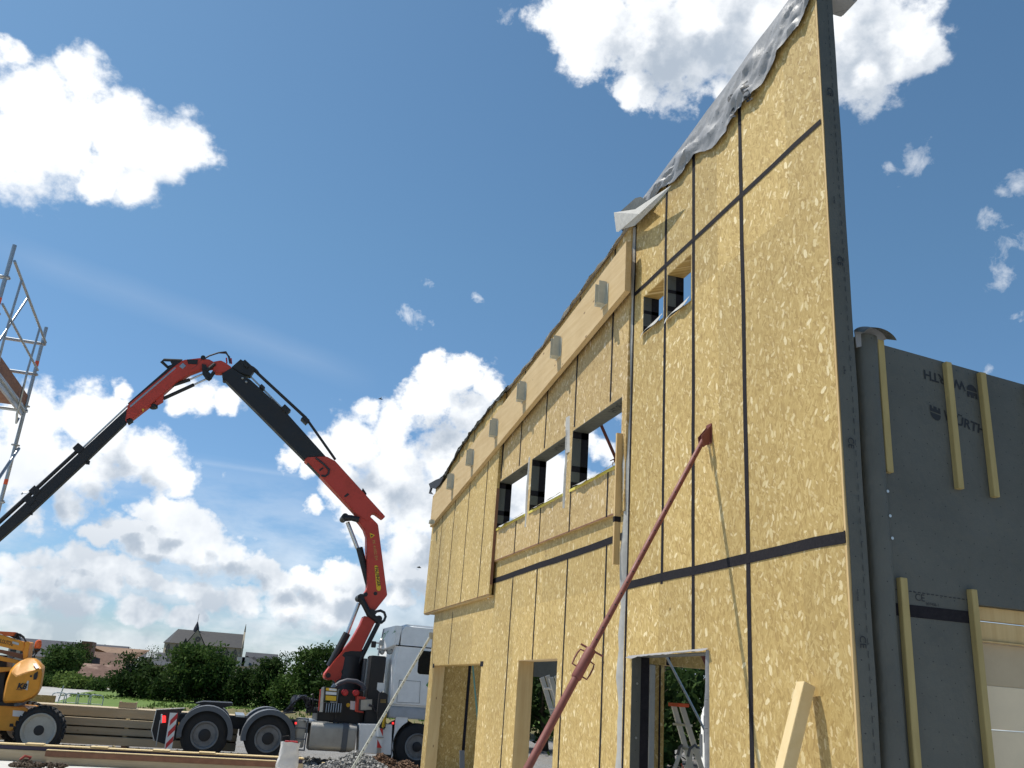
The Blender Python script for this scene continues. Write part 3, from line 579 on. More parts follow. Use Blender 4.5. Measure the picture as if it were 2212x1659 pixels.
# dark gable wall facing the camera
DY=5.35; topD=lambda x:4.41-.075*(x-4.2)
mb=MB(); xs=[4.23,5.09,7.55,9.6]
for a,b,zl in ((4.23,5.09,0),(5.09,7.55,2.47),(7.55,9.6,0)):
    mb.add([(a,DY,zl),(b,DY,zl),(b,DY,topD(b)),(a,DY,topD(a)),(a,DY+.2,zl),(b,DY+.2,zl),(b,DY+.2,topD(b)),(a,DY+.2,topD(a))],[(0,1,2,3),(7,6,5,4),(0,4,5,1),(3,2,6,7),(0,3,7,4),(1,5,6,2)])
dw=mb.build('gable_wall','membrane',B)
# rounded lap where both membranes meet
mb=MB(); vs=[]; n=60
for i in range(n+1):
    z=4.42*i/n; 
    for k in range(9):
        a=math.pi*k/8; rr=.09+.012*noise.noise((z*1.2,k*.3,4)); vs.append((4.325-math.cos(a)*rr*1.05,DY-.002-math.sin(a)*rr*(.75+.1*noise.noise((z,7,0))),z))
mb.add(vs,[(i*9+k,i*9+k+1,(i+1)*9+k+1,(i+1)*9+k) for i in range(n) for k in range(8)]); mb.build('corner_membrane','membrane',B,smooth=True)
mb=MB(); vs=[]
for i in range(13):
    a=math.pi*(.12+.80*i/12)
    for k in range(4): vs.append((4.345-math.cos(a)*.155,DY-.03-k*.04,4.40+.10*math.sin(a)+(.0 if k else .0)-k*.018))
mb.add(vs,[(i*4+k,i*4+k+1,(i+1)*4+k+1,(i+1)*4+k) for i in range(12) for k in range(3)]); mb.build('torn_membrane','membrane',B,smooth=True)
mb=MB(); ar=[(4.345-math.cos(math.pi*(.12+.80*i/12))*.152,DY-.045,4.40+.10*math.sin(math.pi*(.12+.80*i/12))-.005) for i in range(13)]; mb.prism(ar+[(4.40,DY-.045,4.37),(4.21,DY-.045,4.30)],(0,.01,0)); mb.build('torn_membrane','membrane_flap',B)
k=MB(); k.box((4.43,DY-.004,2.33),(5.07,DY-.001,2.415)); k.build('joint_tape','tape',B)
k=MB()
for i in range(22): k.box((4.25+i*.038,DY-.0035,2.512-.0009*i),(4.272+i*.038,DY-.001,2.518-.0009*i))
k.build('stitch_line','print',dw)
text('CE',.07,(4.60,DY-.003,2.45),(1,0,-.02),(0,0,1),'print',dw); text('007408-1',.03,(4.69,DY-.003,2.425),(1,0,-.02),(0,0,1),'print',dw)
def onD(x,y): return py(x,y,DY-.0035)
p,q=onD(2038,905),onD(2112,934); text('WÜRTH',.107,p,q-p,(-(q-p).z,0,(q-p).x),'print',dw,bold=.025,sx=1.0)
wlogo(onD(2011,902),q-p,(0,0,1),.105,dw)
p,q=onD(2084,826),onD(2006,802); text('WÜRTH',.107,p,q-p,(0,0,-1),'print',dw,bold=.025,sx=1.0)
wlogo(onD(2109,836),q-p,(0,0,-1),.105,dw)
text('007408',.03,onD(1858,1235),(1,0,0),(0,0,1),'print',dw)
for x,y,z in ((4.335,3.62,0),(4.34,3.44,0),(4.345,3.28,0),(4.27,2.86,0)):
    k=MB(); k.lathe((x+.05,DY-.06,y-.42),(0,-1,0),[(0,.011),(.004,.011)],12); k.build('washer','alu',B)
for (x,y,x2,y2,w) in [(1888,738,1906,1022,.06),(2036,786,2057,1057,.055),(2108,808,2136,1075,.055),(2214,838,2248,1112,.07),(1944,1250,1957,1659,.06)]:
    a=onD(x+8,y); b=onD(x2+8,y2); k=MB(); zl=b.z if y2<1600 else 0; xx=(a.x+b.x)/2+.0
    k.box((xx-w/2,DY-.047,zl),(xx+w/2,DY-.001,a.z)); k.build('batten','batten',B,bevel=.003)
k=MB(); k.box((5.055,DY-.052,0),(5.108,DY-.001,2.57)); k.build('door_batten','batten',B,bevel=.003)
k=MB(); k.box((7.53,DY-.052,0),(7.6,DY-.001,2.57)); k.build('door_batten','batten',B,bevel=.003)
for z0,z1,mm in ((2.225,2.36,'pine'),(2.37,2.468,'pine')):
    k=MB(); k.box((5.10,DY+.05,z0),(7.54,DY+.10,z1)); k.build('lintel_board',mm,B,bevel=.004)
k=MB(); k.box((5.10,DY+.03,2.215),(7.54,DY+.10,2.2245)); k.build('lintel_board','pine',B)
for z0,z1,mm in ((1.92,2.214,'cream'),(1.625,1.918,'cream_lit'),(.9,1.618,'cream_lit'),(0,.893,'cream_lit')):  # top panel coloured as in shade, the ones below as lit
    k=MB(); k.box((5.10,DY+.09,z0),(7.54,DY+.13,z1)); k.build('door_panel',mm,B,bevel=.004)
scrap('door_head_membrane',DY,[(5.1,2.5),(7.5,2.48)],lambda t:.06,'membrane',5,.01) if False else None
# interior cross walls, seen through the openings
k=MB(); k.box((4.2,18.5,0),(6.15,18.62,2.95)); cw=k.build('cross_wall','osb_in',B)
for x in (4.78,): k=MB(); k.box((x-.03,18.494,0),(x+.03,18.498,2.9)); k.build('joint_tape','tape',cw)
k=MB(); k.box((6.16,18.5,2.02),(7.3,18.62,2.95)); k.build('lintel','membrane',B)
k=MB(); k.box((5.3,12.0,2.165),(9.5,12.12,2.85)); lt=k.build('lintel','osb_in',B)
for x in (6.0,6.62): k=MB(); k.box((x-.03,11.994,2.17),(x+.03,11.998,2.84)); k.build('joint_tape','tape',lt)
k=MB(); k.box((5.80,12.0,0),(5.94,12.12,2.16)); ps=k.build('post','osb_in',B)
k=MB(); k.box((5.86,11.994,0),(5.885,11.998,2.16)); k.build('joint_tape','tape',ps)
k=MB(); k.box((5.70,11.98,.3),(5.795,12.13,2.16)); k.build('post_membrane','felt',ps,bevel=.01)
# ------------------------------------------------------------------ props, braces and leaning timber
def lean(p1,p2,top,xb=None,zb=0.,t=None):
    n=ray(*p1).cross(ray(*p2)); # plane through the eye that holds the measured line
    return V((xb,(-(n.x*xb)-(n.z*(zb-EYE)))/n.y,zb))
A=px(1527,936,FX-.03); Bp=lean((1527,936),(1140,1659),A,1.44)
t=thing('push_pull_prop',(Bp.x,Bp.y,0),'red oxide steel prop bracing the front of the OSB wall, with collar and handles','prop')
def prop(t,A,Bp,cfrac,m='redoxide',hole=True):
    d=(A-Bp).normalized(); L=(A-Bp).length; C=Bp+d*L*cfrac
    MB().tube([Bp+d*.05,C],.030,14).build('outer_tube',m,t,smooth=True)
    A2=A-d*.10; MB().tube([C,A2],.0235,14).build('inner_tube',m,t,smooth=True)
    sd=d.cross(V((0,0,1))).normalized(); up=sd.cross(d).normalized()
    vw=(CAM-C).normalized(); vw=(vw-d*vw.dot(d)).normalized(); sw=d.cross(vw)
    MB().tube([C-d*.24,C-d*.23,C+d*.02,C+d*.03],[.034,.041,.041,.036],16).build('collar',m,t,smooth=True)
    for s_ in (-1,1):
        k=MB(); b0=C-d*(.20 if s_>0 else .15); k.tube([b0+sw*s_*.035,b0+sw*s_*.075-d*.0,b0+sw*s_*.080+d*.04,b0+sw*s_*.080+d*.10,b0+sw*s_*.072+d*.135,b0+sw*s_*.035+d*.14],.0065,8); k.build('handle',m,t,smooth=True)
    k=MB(); k.tube([C+d*.025-sw*.09,C+d*.03+sw*.10],.008,8); k.build('locking_pin',m,t,smooth=True)
    if hole:
        k=MB(); n=int((A2-C).length/.115)
        for i in range(1,n): q=C+d*i*.115+vw*.0225; k.lathe(q,vw,[(0,.0065),(.002,.0065)],8)
        k.build('pin_hole','print',t)
    return d,sw
d,sw=prop(t,A,Bp,.485)
mb=MB(); q=A-d*.11; nrm=V((-1,0,0)); 
for s_ in (-.035,.035):
    o=V((0,s_,0)); mb.prism([q+o-V((.0,0,.045))-d*.03,q+o+V((-.03,0,.04)),V((FX-.012,A.y+s_,A.z+.07)),V((FX-.012,A.y+s_,A.z-.09))],(0,.006,0))
mb.box((FX-.012,A.y-.045,A.z-.10),(FX-.002,A.y+.05,A.z+.09)); mb.build('wall_plate','redoxide',t)
k=MB(); k.box((Bp.x-.09,Bp.y-.07,0),(Bp.x+.09,Bp.y+.07,.012)); k.box((Bp.x-.012,Bp.y-.035,.012),(Bp.x+.06,Bp.y-.028,.10)); k.box((Bp.x-.012,Bp.y+.028,.012),(Bp.x+.06,Bp.y+.035,.10)); k.build('foot_plate','redoxide',t)
# the one inside, seen through the upper window
a=py(1294,908,11.6); b=py(1339,1010,11.6); dd=(b-a)/(b.z-a.z); T=a+dd*((a.x-4.22)/( -dd.x)*1.0) if abs(dd.x)>1e-4 else a
T=a+(a-b).normalized()*((a.x-4.2)/abs((a-b).normalized().x)); Bq=T+(b-a).normalized()*((T.z)/abs((b-a).normalized().z))
t=thing('push_pull_prop',(Bq.x,Bq.y,0),'dark red steel prop inside the building, seen through the largest upper window','prop')
Lq=(T-Bq).length; prop(t,T,Bq,((py(1336,992,11.6)-Bq).length)/Lq,hole=False)
k=MB(); k.box((Bq.x-.09,Bq.y-.07,0),(Bq.x+.09,Bq.y+.07,.012)); k.build('foot_plate','redoxide',t)
# pale perforated brace at the far end of the front
T=V((FX-.02,18.7,0)); T=px(931,1373,3.97); b=lean((930,1374),(762,1659),T,2.2)
t=thing('steel_brace',(b.x,b.y,0),'pale perforated steel brace leaning against the far end of the OSB wall','brace')
d=(T-b).normalized(); sd=d.cross(V((0,1,0))).normalized()
k=MB(); k.obox((T+b)/2,d*((T-b).length/2),V((0,.022,0)),sd*.022); k.build('bar','strap',t)
k=MB(); vw=(CAM-b).normalized()
for i in range(2,int((T-b).length/.16)): k.obox(b+d*i*.16-V((0,.0235,0)),d*.011,V((0,.002,0)),sd*.006)
k.build('perforation','print',t)
k=MB(); k.box((T.x-.05,T.y-.05,T.z-.07),(3.998,T.y+.05,T.z+.06)); k.build('wall_plate','galv',t); k=MB(); k.box((b.x-.08,b.y-.05,0),(b.x+.08,b.y+.05,.012)); k.build('foot_plate','galv',t)
# timber offcut leaning on the front
T=px(1741,1478,3.93); b=lean((1735,1475),(1692,1659),T,3.25); d=(T-b).normalized(); s1_=V((0,1,0)); s1_=(s1_-d*s1_.dot(d)).normalized(); s2=d.cross(s1_)
k=MB(); k.obox((T+b)/2+d*.0,d*((T-b).length/2),s1_*.048,s2*.048); o=k.build('leaning_timber','plank',None,bevel=.003,label='squared pale timber leaning on the OSB wall near its right corner',cat='timber')
# ------------------------------------------------------------------ ladders and things behind the wall
t=thing('extension_ladder',(5,11.95,0),'aluminium extension ladder leaning inside, seen through the narrow middle doorway','ladder')
a=py(1168,1428,12.2); b=py(1219,1600,12.2); d=(b-a).normalized(); t0=a-d*((a.x-4.24)/d.x) if d.x>0 else a; bt=a+d*((a.z)/(-d.z)); L=(bt-t0).length
sx=V((-d.z,0,d.x)) ; sx=V((0,1,0)).cross(d).normalized()
for yy in (11.98,12.36):
    for off in (0,-.085):
        k=MB(); k.obox((t0+bt)/2*1.0+V((0,yy-12.2,0))+sx*off,d*(L/2),V((0,.014,0)),sx*.032); k.build('stile','alu',t)
k_=0
while .15+k_*.28<L-.1:
    for off in (0,-.085):
        q=t0+d*(.15+k_*.28)+sx*off; k=MB(); k.tube([V((q.x,11.965,q.z)),V((q.x,12.375,q.z))],.016,8); k.build('rung','alu',t,smooth=True)
    k_+=1
t=thing('step_ladder',(4.95,9.5,0),'open aluminium stepladder with orange top, standing behind the large doorway','ladder')
Yl=9.45; top=py(1472,1523,Yl); zt=top.z
def sp(x,z,y): return V((x,y,z))
for yy in (Yl-.16,Yl+.16):
    f=.75 if yy<Yl else 1
    MB().obox((sp(top.x-.05,zt,Yl+(yy-Yl)*.6)+sp(top.x+.55,0,yy))/2,(sp(top.x+.55,0,yy)-sp(top.x-.05,zt,Yl+(yy-Yl)*.6))/2,(0,.012,0),(.028,0,.006)).build('front_stile','alu',t)
    MB().obox((sp(top.x+.08,zt-.42,Yl+(yy-Yl)*.75)+sp(top.x-.38,0,yy))/2,(sp(top.x-.38,0,yy)-sp(top.x+.08,zt-.42,Yl+(yy-Yl)*.75))/2,(0,.011,0),(.022,0,.006)).build('rear_stile','alu',t)
    MB().tube([sp(top.x+.02,zt-.52,yy*.75+Yl*.25),sp(top.x+.04,zt-.44,yy*.75+Yl*.25),sp(top.x+.10,zt-.40,yy*.75+Yl*.25),sp(top.x+.15,zt-.44,yy*.75+Yl*.25)],.017,8).build('hinge','greyplast',t,smooth=True)
for i in range(6):
    z=.24*(i+1); x=top.x+.55-(z/zt)*.60; MB().box((x-.05,Yl-.155,z-.012),(x+.03,Yl+.155,z+.012)).build('tread','alu',t)
MB().box((top.x-.10,Yl-.13,zt-.02),(top.x+.03,Yl+.13,zt+.018)).build('top_cap','ladred',t,bevel=.006)
MB().tube([sp(top.x+.0,zt-.6,Yl),sp(top.x+.35,.5,Yl)],.006,6).build('tie_strap','ladred',t)
t=thing('tie_rod',(5.9,11.6,0),'thin steel rod rising diagonally behind the large doorway','rod'); a=py(1449,1436,11.6); b=py(1534,1600,11.6); d=(b-a).normalized(); b=a+d*(a.z/-d.z); MB().tube([a-d*.2,b],.018,8).build('rod','galv',t); MB().box((b.x-.06,11.54,0),(b.x+.06,11.66,.012)).build('foot_plate','galv',t)
# green rod behind the first doorway, plank leaning there
a=py(1021,1436,17.6); b=py(1032,1556,17.6); MB().tube([a+(a-b)*.3,b,b+(b-a)*1.1],.018,8).build('tie_rod',mat('green steel',(.12,.24,.20),.5,.3),None,label='thin green steel rod standing inside the left doorway',cat='rod')
a=py(998,1621,17.0); k=MB(); k.obox((a+V((a.x*0+.02,0,0))+V((a.x,17.0,0)))/2 if False else V((a.x+.03,17.0,a.z/2)),V((.03,0,-a.z/2)),V((0,.014,0)),V((.045,0,0))); k.build('loose_board','greyplast',None,label='short grey board standing up inside the left doorway',cat='board')
# white van beyond
t=thing('parked_van',(8.9,15.6,GZ),'white panel van parked behind the building, glimpsed through the large doorway','van')
vx,vy=py(1511,1560,17.0).x,15.2
prof=[(0,.35),(0,1.75),(.10,1.93),(2.9,1.95),(3.6,1.30),(4.5,1.05),(4.6,.9),(4.62,.35)]
MB().prism([(vx+b*0+a,vy,GZ+b) for a,b in prof],(0,1.8,0)).build('body','white',t,bevel=.06,smooth=True,seg=3)
MB().prism([(vx+a,vy-.004,GZ+b) for a,b in [(2.5,1.2),(2.5,1.75),(2.95,1.75),(3.5,1.25),(3.4,1.18)]],(0,.02,0)).build('side_window','glass',t)
for a,b in ((.35,1.15),(1.3,1.15)): pass
for xx in (.85,3.7):
    for yy in (vy-.01,vy+1.62):
        w_=MB().lathe((vx+xx,yy,GZ+.33),(0,1,0),[(0,.22),(0.01,.31),(.03,.33),(.17,.33),(.2,.3)],24).build('wheel','rubber',t,smooth=True); MB().lathe((vx+xx,yy-.006,GZ+.33),(0,1,0),[(0,.06),(.004,.19),(.01,.2)],20).build('rim','rim',w_,smooth=True)
for yy in (vy+.02,vy+1.68): MB().box((vx-.012,yy,GZ+.95),(vx+.02,yy+.10,GZ+1.35)).build('tail_light','greyplast',t)
MB().box((vx-.008,vy+.18,GZ+1.2),(vx+.012,vy+.82,GZ+1.7)).build('rear_window','glass',t); MB().box((vx-.008,vy+.98,GZ+1.2),(vx+.012,vy+1.62,GZ+1.7)).build('rear_window','glass',t)
MB().box((vx-.06,vy+.02,GZ+.34),(vx+.04,vy+1.78,GZ+.52)).build('bumper','greyplast',t,bevel=.02)
# ------------------------------------------------------------------ crane truck
TY=22.3                                           # near flank of the truck
t_crane=t=thing('crane_truck',(2,TY+1.25,GZ),'white tractor truck with red folding loader crane raised over the yard','truck')
def P(x,y,Y=TY): return py(x,y,Y)
def plate(name,pts,Y,d,m,parent=t,bevel=0,**k): return MB().prism([P(x,y,Y) for x,y in pts],(0,d,0)).build(name,m,parent,bevel=bevel,**k)
WR=.515; wz=GZ+WR
def wheel(x,Y,front=False,tw=.30):
    w=MB().lathe((x,Y,wz),(0,1,0),[(.05,.285),(.0,.31),(-.005,.40),(.02,.485),(.06,WR),(tw-.03,WR),(tw,.48),(tw,.3)],44,ring=True).build('wheel','rubber',t,smooth=True)
    MB().lathe((x,Y-.004,wz),(0,1,0),[(.14,.10),(.14,.20),(.06,.235),(.0,.262),(-.012,.285),(-.004,.30),(.05,.30)],40).build('rim','rim',w,smooth=True)
    if front: MB().lathe((x,Y-.05,wz),(0,1,0),[(0,.06),(.02,.10),(.15,.12)],24).build('hub','black',w,smooth=True)
    else: MB().lathe((x,Y+.02,wz),(0,1,0),[(0,.10),(.01,.13),(.12,.14)],24).build('hub','black',w,smooth=True)
    k=MB()
    for i in range(10):
        a=2*math.pi*i/10+.2; k.lathe((x+.172*math.cos(a),Y+.10,wz+.172*math.sin(a)),(0,1,0),[(0,.018),(.04,.022)],8)
    k.build('wheel_nut','black',w)
xw=[-.19,1.19,P(901,1622,TY).x]
for i,x in enumerate(xw):
    wheel(x,TY+.02,i==2)
    wheel(x,TY+2.14,i==2)
    if i<2: wheel(x,TY+.36,False); wheel(x,TY+1.80,False)
    MB().tube([(x,TY+.3,wz),(x,TY+2.2,wz)],.07,10).build('axle','black',t)
for yy in (TY+.85,TY+1.58): MB().box((-1.05,yy,.44),(5.6,yy+.08,.70)).build('chassis_rail','black',t)
for x in (-1.0,.5,2.0,3.3): MB().box((x,TY+.93,.46),(x+.1,TY+1.58,.68)).build('cross_member','black',t)
# mudguards
def guard(x,Y,w):
    k=MB(); n=22; vs=[]; 
    for i in range(n+1):
        a=math.pi*(-.06+1.12*i/n); c,s_=math.cos(a),math.sin(a); r=.60; up=.05
        zc=max(s_,-.2)
        for rr,yy in ((r,Y),(r-.11,Y),(r-.10,Y+.0),(r-.10,Y+w),(r,Y+w)): vs.append((x-c*rr,yy-(.015 if yy==Y and rr<r else 0),wz+.03+zc*rr*(.98)))
    k.add(vs,[(i*5+j,i*5+(j+1)%5,(i+1)*5+(j+1)%5,(i+1)*5+j) for i in range(n) for j in range(5)]); return k.build('mudguard','greyplast',t,smooth=True)
for x in xw[:2]: guard(x,TY-.02,.66); guard(x,TY+1.84,.66)
# rear end
plate('rear_panel',[(337.5,1533),(400,1529),(388,1542),(383,1560),(381,1597),(360,1609),(332.5,1599.5),(327.5,1579.5)],TY+.12,.05,'black')
k=MB(); k.tube([P(399,1529.5,TY+.1),P(338,1533,TY+.1),P(327.5,1578,TY+.1),P(333,1600,TY+.1)],.012,6); k.build('edge_trim','leadwhite',t)
plate('hazard_board',[(367,1539.5),(384,1540.5),(371,1618),(355,1615)],TY-.03,.02,'paper')
hb=bpy.data.objects[[o.name for o in t.children if o.name.startswith('hazard_board')][-1]]
for i in range(3):
    y0=1546+i*25; x0=369-i*4.6; w=16.5
    plate('stripe',[(x0-1,y0+10),(x0+w-1,y0-7),(x0+w-2.8,y0+6),(x0-3,y0+22)],TY-.033,.002,'redpaint',hb)
k=plate('tail_light',[(350,1546),(358,1546),(358,1561),(349,1561)],TY+.0,.07,'redlamp',bevel=.008)
plate('lamp_housing',[(347.5,1543),(351,1543),(350,1562),(347,1562)],TY-.0,.1,'paper'); plate('side_marker',[(385,1560),(388,1560),(388,1571),(385,1571)],TY-.01,.02,'amber')
MB().tube([P(346,1556,TY),P(342,1580,TY),P(337,1612,TY+.0)],.012,6).build('bracket','galv',t); MB().box((-1.15,TY+.1,.30),(-1.05,TY+2.3,.42)).build('under_run_bar','black',t)
# fifth wheel
fx=P(463,1516,TY+1.2); zf=fx.z
MB().prism([(fx.x-.42,TY+.75,zf-.05),(fx.x-.25,TY+.75,zf+.0),(fx.x+.42,TY+.75,zf+.01),(fx.x+.42,TY+.75,zf-.055),(fx.x+.12,TY+.75,zf-.13),(fx.x-.02,TY+.75,zf-.13)],(0,.95,0)).build('fifth_wheel','black',t,bevel=.01)
MB().prism([(fx.x+.02,TY+.85,zf-.1),(fx.x+.16,TY+.85,zf-.1),(fx.x+.38,TY+.85,.7),(fx.x-.1,TY+.85,.7)],(0,.75,0)).build('fifth_wheel_mount','black',t)
MB().box((.42,TY+.4,.72),(.62,TY+2.1,.76)).build('cross_bracket','galv',t); MB().box((1.95,TY+.15,.70),(2.55,TY+1.9,.735)).build('catwalk','galv',t)
# coiled suzi lines and hoses behind the crane
k=MB(); rg=random.Random(11)
for j in range(9):
    pts=[]; yy=TY+.35+.09*j; base=[P(x,y,yy) for x,y in [(612+3*j,1540),(632,1520-2*j),(652+j,1505),(668,1512+3*j),(664,1538)]]
    for i in range(len(base)-1):
        for q in range(22):
            u=q/22; c=base[i].lerp(base[i+1],u); a=(i*22+q)*1.15; pts.append(c+V((.035*math.cos(a),.035*math.sin(a),.035*math.cos(a+.8))))
    k.tube(pts,.013,5)
k.build('coiled_hose','hose',t,smooth=True)
for j in range(6):
    a_=P(668,1508,TY+.5+.05*j); b_=P(676+2*j,1540,TY+.5+.05*j); MB().tube([a_,(a_+b_)/2+V((-.12+.05*j,-.05,.12)),b_],.014,6).build('hose','hose',t,smooth=True)
MB().tube([P(672,1501,TY+.4),P(677,1498,TY+.4),P(676,1520,TY+.4),P(669,1546,TY+.4)],.018,8).build('hose_bracket','black',t,smooth=True)
# ladder frame, tanks, side panels
x0,x1=P(640,1550).x,P(668,1550).x; zt,zb=P(652,1551).z,P(652,1622).z
k=MB(); k.box((x0,TY,zb),(x0+.03,TY+.03,zt)); k.box((x1-.03,TY,zb),(x1,TY+.03,zt))
for z in (zb,(zb*2+zt)/3,(zb+zt*2)/3-.0,zt-.03): k.box((x0+.03,TY,z),(x1-.03,TY+.03,z+.03))
k.build('step_frame','greyplast',t)
MB().box((x0+.06,TY+.15,zb+.05),(x1-.03,TY+.7,zt-.05)).build('battery_box','tank',t,bevel=.02)
xa,xb=P(670,1590).x,P(770,1590).x; za,zb2=P(720,1624).z,P(720,1563).z
def rbox(x0,x1,y0,y1,z0,z1,r,n=6):
    pts=[]
    for cy,cz,a0 in ((y1-r,z1-r,0),(y0+r,z1-r,90),(y0+r,z0+r,180),(y1-r,z0+r,270)):
        for i in range(n+1): a=R(a0+90*i/n); pts.append((x0,cy+r*math.cos(a),cz+r*math.sin(a)))
    return MB().prism(pts,(x1-x0,0,0))
tk=rbox(xa,xb,TY,TY+.68,za,zb2,.13).build('fuel_tank','tank',t,bevel=.012,smooth=True)
for f in (.69,): xs=xa+(xb-xa)*f; rbox(xs,xs+.13,TY-.012,TY+.69,za-.012,zb2+.012,.14).build('tank_strap','greyplast',tk,smooth=True)
q=P(692,1564); MB().lathe((P(728,1563).x,TY+.2,zb2-.01),(0,0,1),[(0,.07),(.05,.075),(.07,.05)],16).build('filler_cap','black',tk,smooth=True)
x1_,x2_=P(777,1590).x,P(848,1590).x; plate('side_panel',[(777,1563.7),(847.5,1565),(845,1631),(775,1627)],TY,.5,'white',bevel=.015)
fxw=xw[2]; k=MB(); pts=[(x2_+.03,wz-.28)]; 
pts+= [(fxw-.60*math.cos(R(a)),wz+.62*math.sin(R(a))) for a in range(-20,62,8)]; pts+=[(fxw-.30,wz+.70),(x2_+.03,wz+.62)]
MB().prism([(a,TY,b) for a,b in pts],(0,.06,0)).build('wheel_arch','white',t)
plate('side_marker',[(847,1560),(851,1560),(851,1564.5),(847,1564.5)],TY-.012,.02,'redlamp'); plate('side_marker',[(637,1560),(641,1560),(641,1564.5),(637,1564.5)],TY-.012,.02,'redlamp')
# cab
cx0=P(853,1420,TY).x; cz0=P(850,1551,TY).z; cz1=P(900,1350,TY).z; sh=P(850,1525,TY).z
cab=MB().prism([(cx0,TY,sh),(cx0-.02,TY,cz1-.85),(cx0+.03,TY,cz1-.18),(cx0+.16,TY,cz1),(cx0+1.6,TY,cz1-.0),(cx0+2.25,TY,cz1-.65),(cx0+2.35,TY,sh)],(0,2.45,0)).build('cab','white',t,bevel=.055,smooth=True,seg=3)
MB().box((cx0-.03,TY-.01,cz0),(cx0+2.36,TY+2.47,sh-.006)).build('cab_skirt',painted((.40,.43,.47),.35,.3)('grey blue lower cab paint'),cab,bevel=.03)
zb_=P(870,1395,TY).z; MB().box((cx0-.001,TY-.006,zb_-.012),(cx0+1.9,TY+.01,zb_+.012)).build('roof_seam','glass',cab)
w0=P(906,1405,TY-.004); w1_=P(907,1456,TY-.004); 
k=rbox(0,.02,0,.75,0,w0.z-w1_.z,.07); k.v=[V((w0.x+p.y,TY-.008+p.x,w1_.z+p.z)) for p in k.v]; k.build('side_window','glass',cab)
hp=[P(x,y,TY-.003) for x,y in [(863,1469),(908,1472),(906,1519),(857,1517)]]; k=MB(); k.tube([hp[0],hp[1],hp[2],hp[3],hp[0]],.006,5); k.build('hatch_seam','greyplast',cab)
k=MB(); k.prism([P(x,y,TY-.006) for x,y in [(920,1480),(935,1462),(935,1496)]],(0,.004,0)); k.build('emblem','greenprint',cab)
# lettering on the rear face of the cab (faces -X)
xr=cx0-.03-.06; zr=cz1-.42
fq=[P(855,1351,TY),P(851.5,1393,TY),P(816,1408,TY+.62),P(827,1358,TY+.62)]
df=MB().prism(fq,(.16,.0,.0)).build('roof_fairing','white',cab,bevel=.01)
def onR(u,v,o=.006):  # u from far to near edge, v from bottom to top
    p=fq[2].lerp(fq[1],u).lerp(fq[3].lerp(fq[0],u),v); n=(fq[1]-fq[2]).cross(fq[3]-fq[2]).normalized(); n=n if n.dot(CAM-p)>0 else -n; return p+n*o
text('DUBREUIL',.20,onR(.16,.50),onR(1,.66)-onR(.16,.50),onR(.3,1)-onR(.3,.0),'greenprint',cab,bold=.015,sx=.66)
MB().add([onR(.02,.02),onR(.09,.02),onR(.15,.98),onR(.08,.98)],[(0,1,2,3)]).build('stripe','greyplast',cab)
# air intake and exhaust block behind the cab
MB().box((P(803,1450).x,TY+.25,.75),(cx0-.16,TY+.95,P(820,1417,TY+.3).z)).build('exhaust_box','black',t,bevel=.02)
q=P(815,1480,TY+.245); MB().prism([(q.x,TY+.243,q.z-.10),(q.x+.09,TY+.243,q.z-.16),(q.x+.18,TY+.243,q.z-.10),(q.x+.18,TY+.243,q.z+.06),(q.x,TY+.243,q.z+.06)],(0,.004,0)).build('sticker','paper',t)
bx=P(784,1450,TY+.8).x
for i in range(4): MB().box((bx+.055*i,TY+.75,.9),(bx+.055*i+.04,TY+1.2,P(784,1422,TY+.8).z)).build('cooler_fin','galv' if i%2 else 'greyplast',t)
MB().tube([(bx+.0,TY+1.25,.8),(bx,TY+1.25,2.45)],.05,12).build('exhaust_pipe','black',t,smooth=True)
# lamps on a bright frame
lx=P(815,1398,TY+.5).x
fr=MB(); zl=P(830,1415,TY+.5).z; zh=P(830,1390,TY+.5).z
for xx in (lx+.05,lx+.42): fr.tube([(xx,TY+.5,zl-.02),(xx,TY+.5,zh)],.022,8)
fr.tube([(lx-.05,TY+.5,zh),(lx+.5,TY+.5,zh)],.02,8); fr.tube([(lx+.0,TY+.5,(zh+zl)/2),(lx+.45,TY+.5,(zh+zl)/2)],.02,8); fr.build('lamp_frame','chrome',t,smooth=True)
for xx,zz_,rr in ((lx+.10,zh+.02,.085),(lx+.33,zh+.05,.075),(lx+.30,zl+.10,.08),(lx+.12,zl+.06,.06)):
    l=MB().lathe((xx,TY+.42,zz_),(0,1,0),[(0,rr*.9),(.01,rr),(.06,rr*.8),(.10,rr*.3)],18).build('work_lamp','black' if zz_<zh else 'chrome',t,smooth=True); MB().lathe((xx,TY+.417,zz_),(0,1,0),[(0,rr*.8),(.002,rr*.8)],16).build('lens','galv',l)
MB().box((lx-.16,TY+.4,zh-.12),(lx-.05,TY+.5,zh+.03)).build('work_lamp','black',t,bevel=.01)
# crane base: pedestal, control stand, levers
MB().box((P(728,1520,TY+.5).x,TY+.45,.66),(P(782,1520,TY+.5).x,TY+2.0,P(750,1490,TY+.5).z)).build('crane_base','black',t,bevel=.02)
MB().box((P(686,1550,TY+.5).x,TY+.55,.60),(P(818,1550,TY+.5).x,TY+1.9,P(750,1535,TY+.5).z)).build('subframe','black',t,bevel=.02)
MB().lathe((P(752,1480,TY+1.1).x,TY+1.15,P(750,1500,TY+1.1).z),(0,0,1),[(0,.42),(.30,.38),(.36,.30),(.9,.28)],24).build('slewing_column','black',t,smooth=True)
cp=plate('control_panel',[(702,1483),(729.5,1486),(728,1516),(701,1514)],TY+.14,.16,'black',bevel=.01)
plate('sticker',[(704,1485.5),(727.5,1488),(727,1493.5),(704,1491.5)],TY+.134,.004,'yellow',cp); plate('sticker',[(711,1486.5),(727,1488.3),(726.7,1492.6),(711,1491)],TY+.13,.003,'paper',cp)
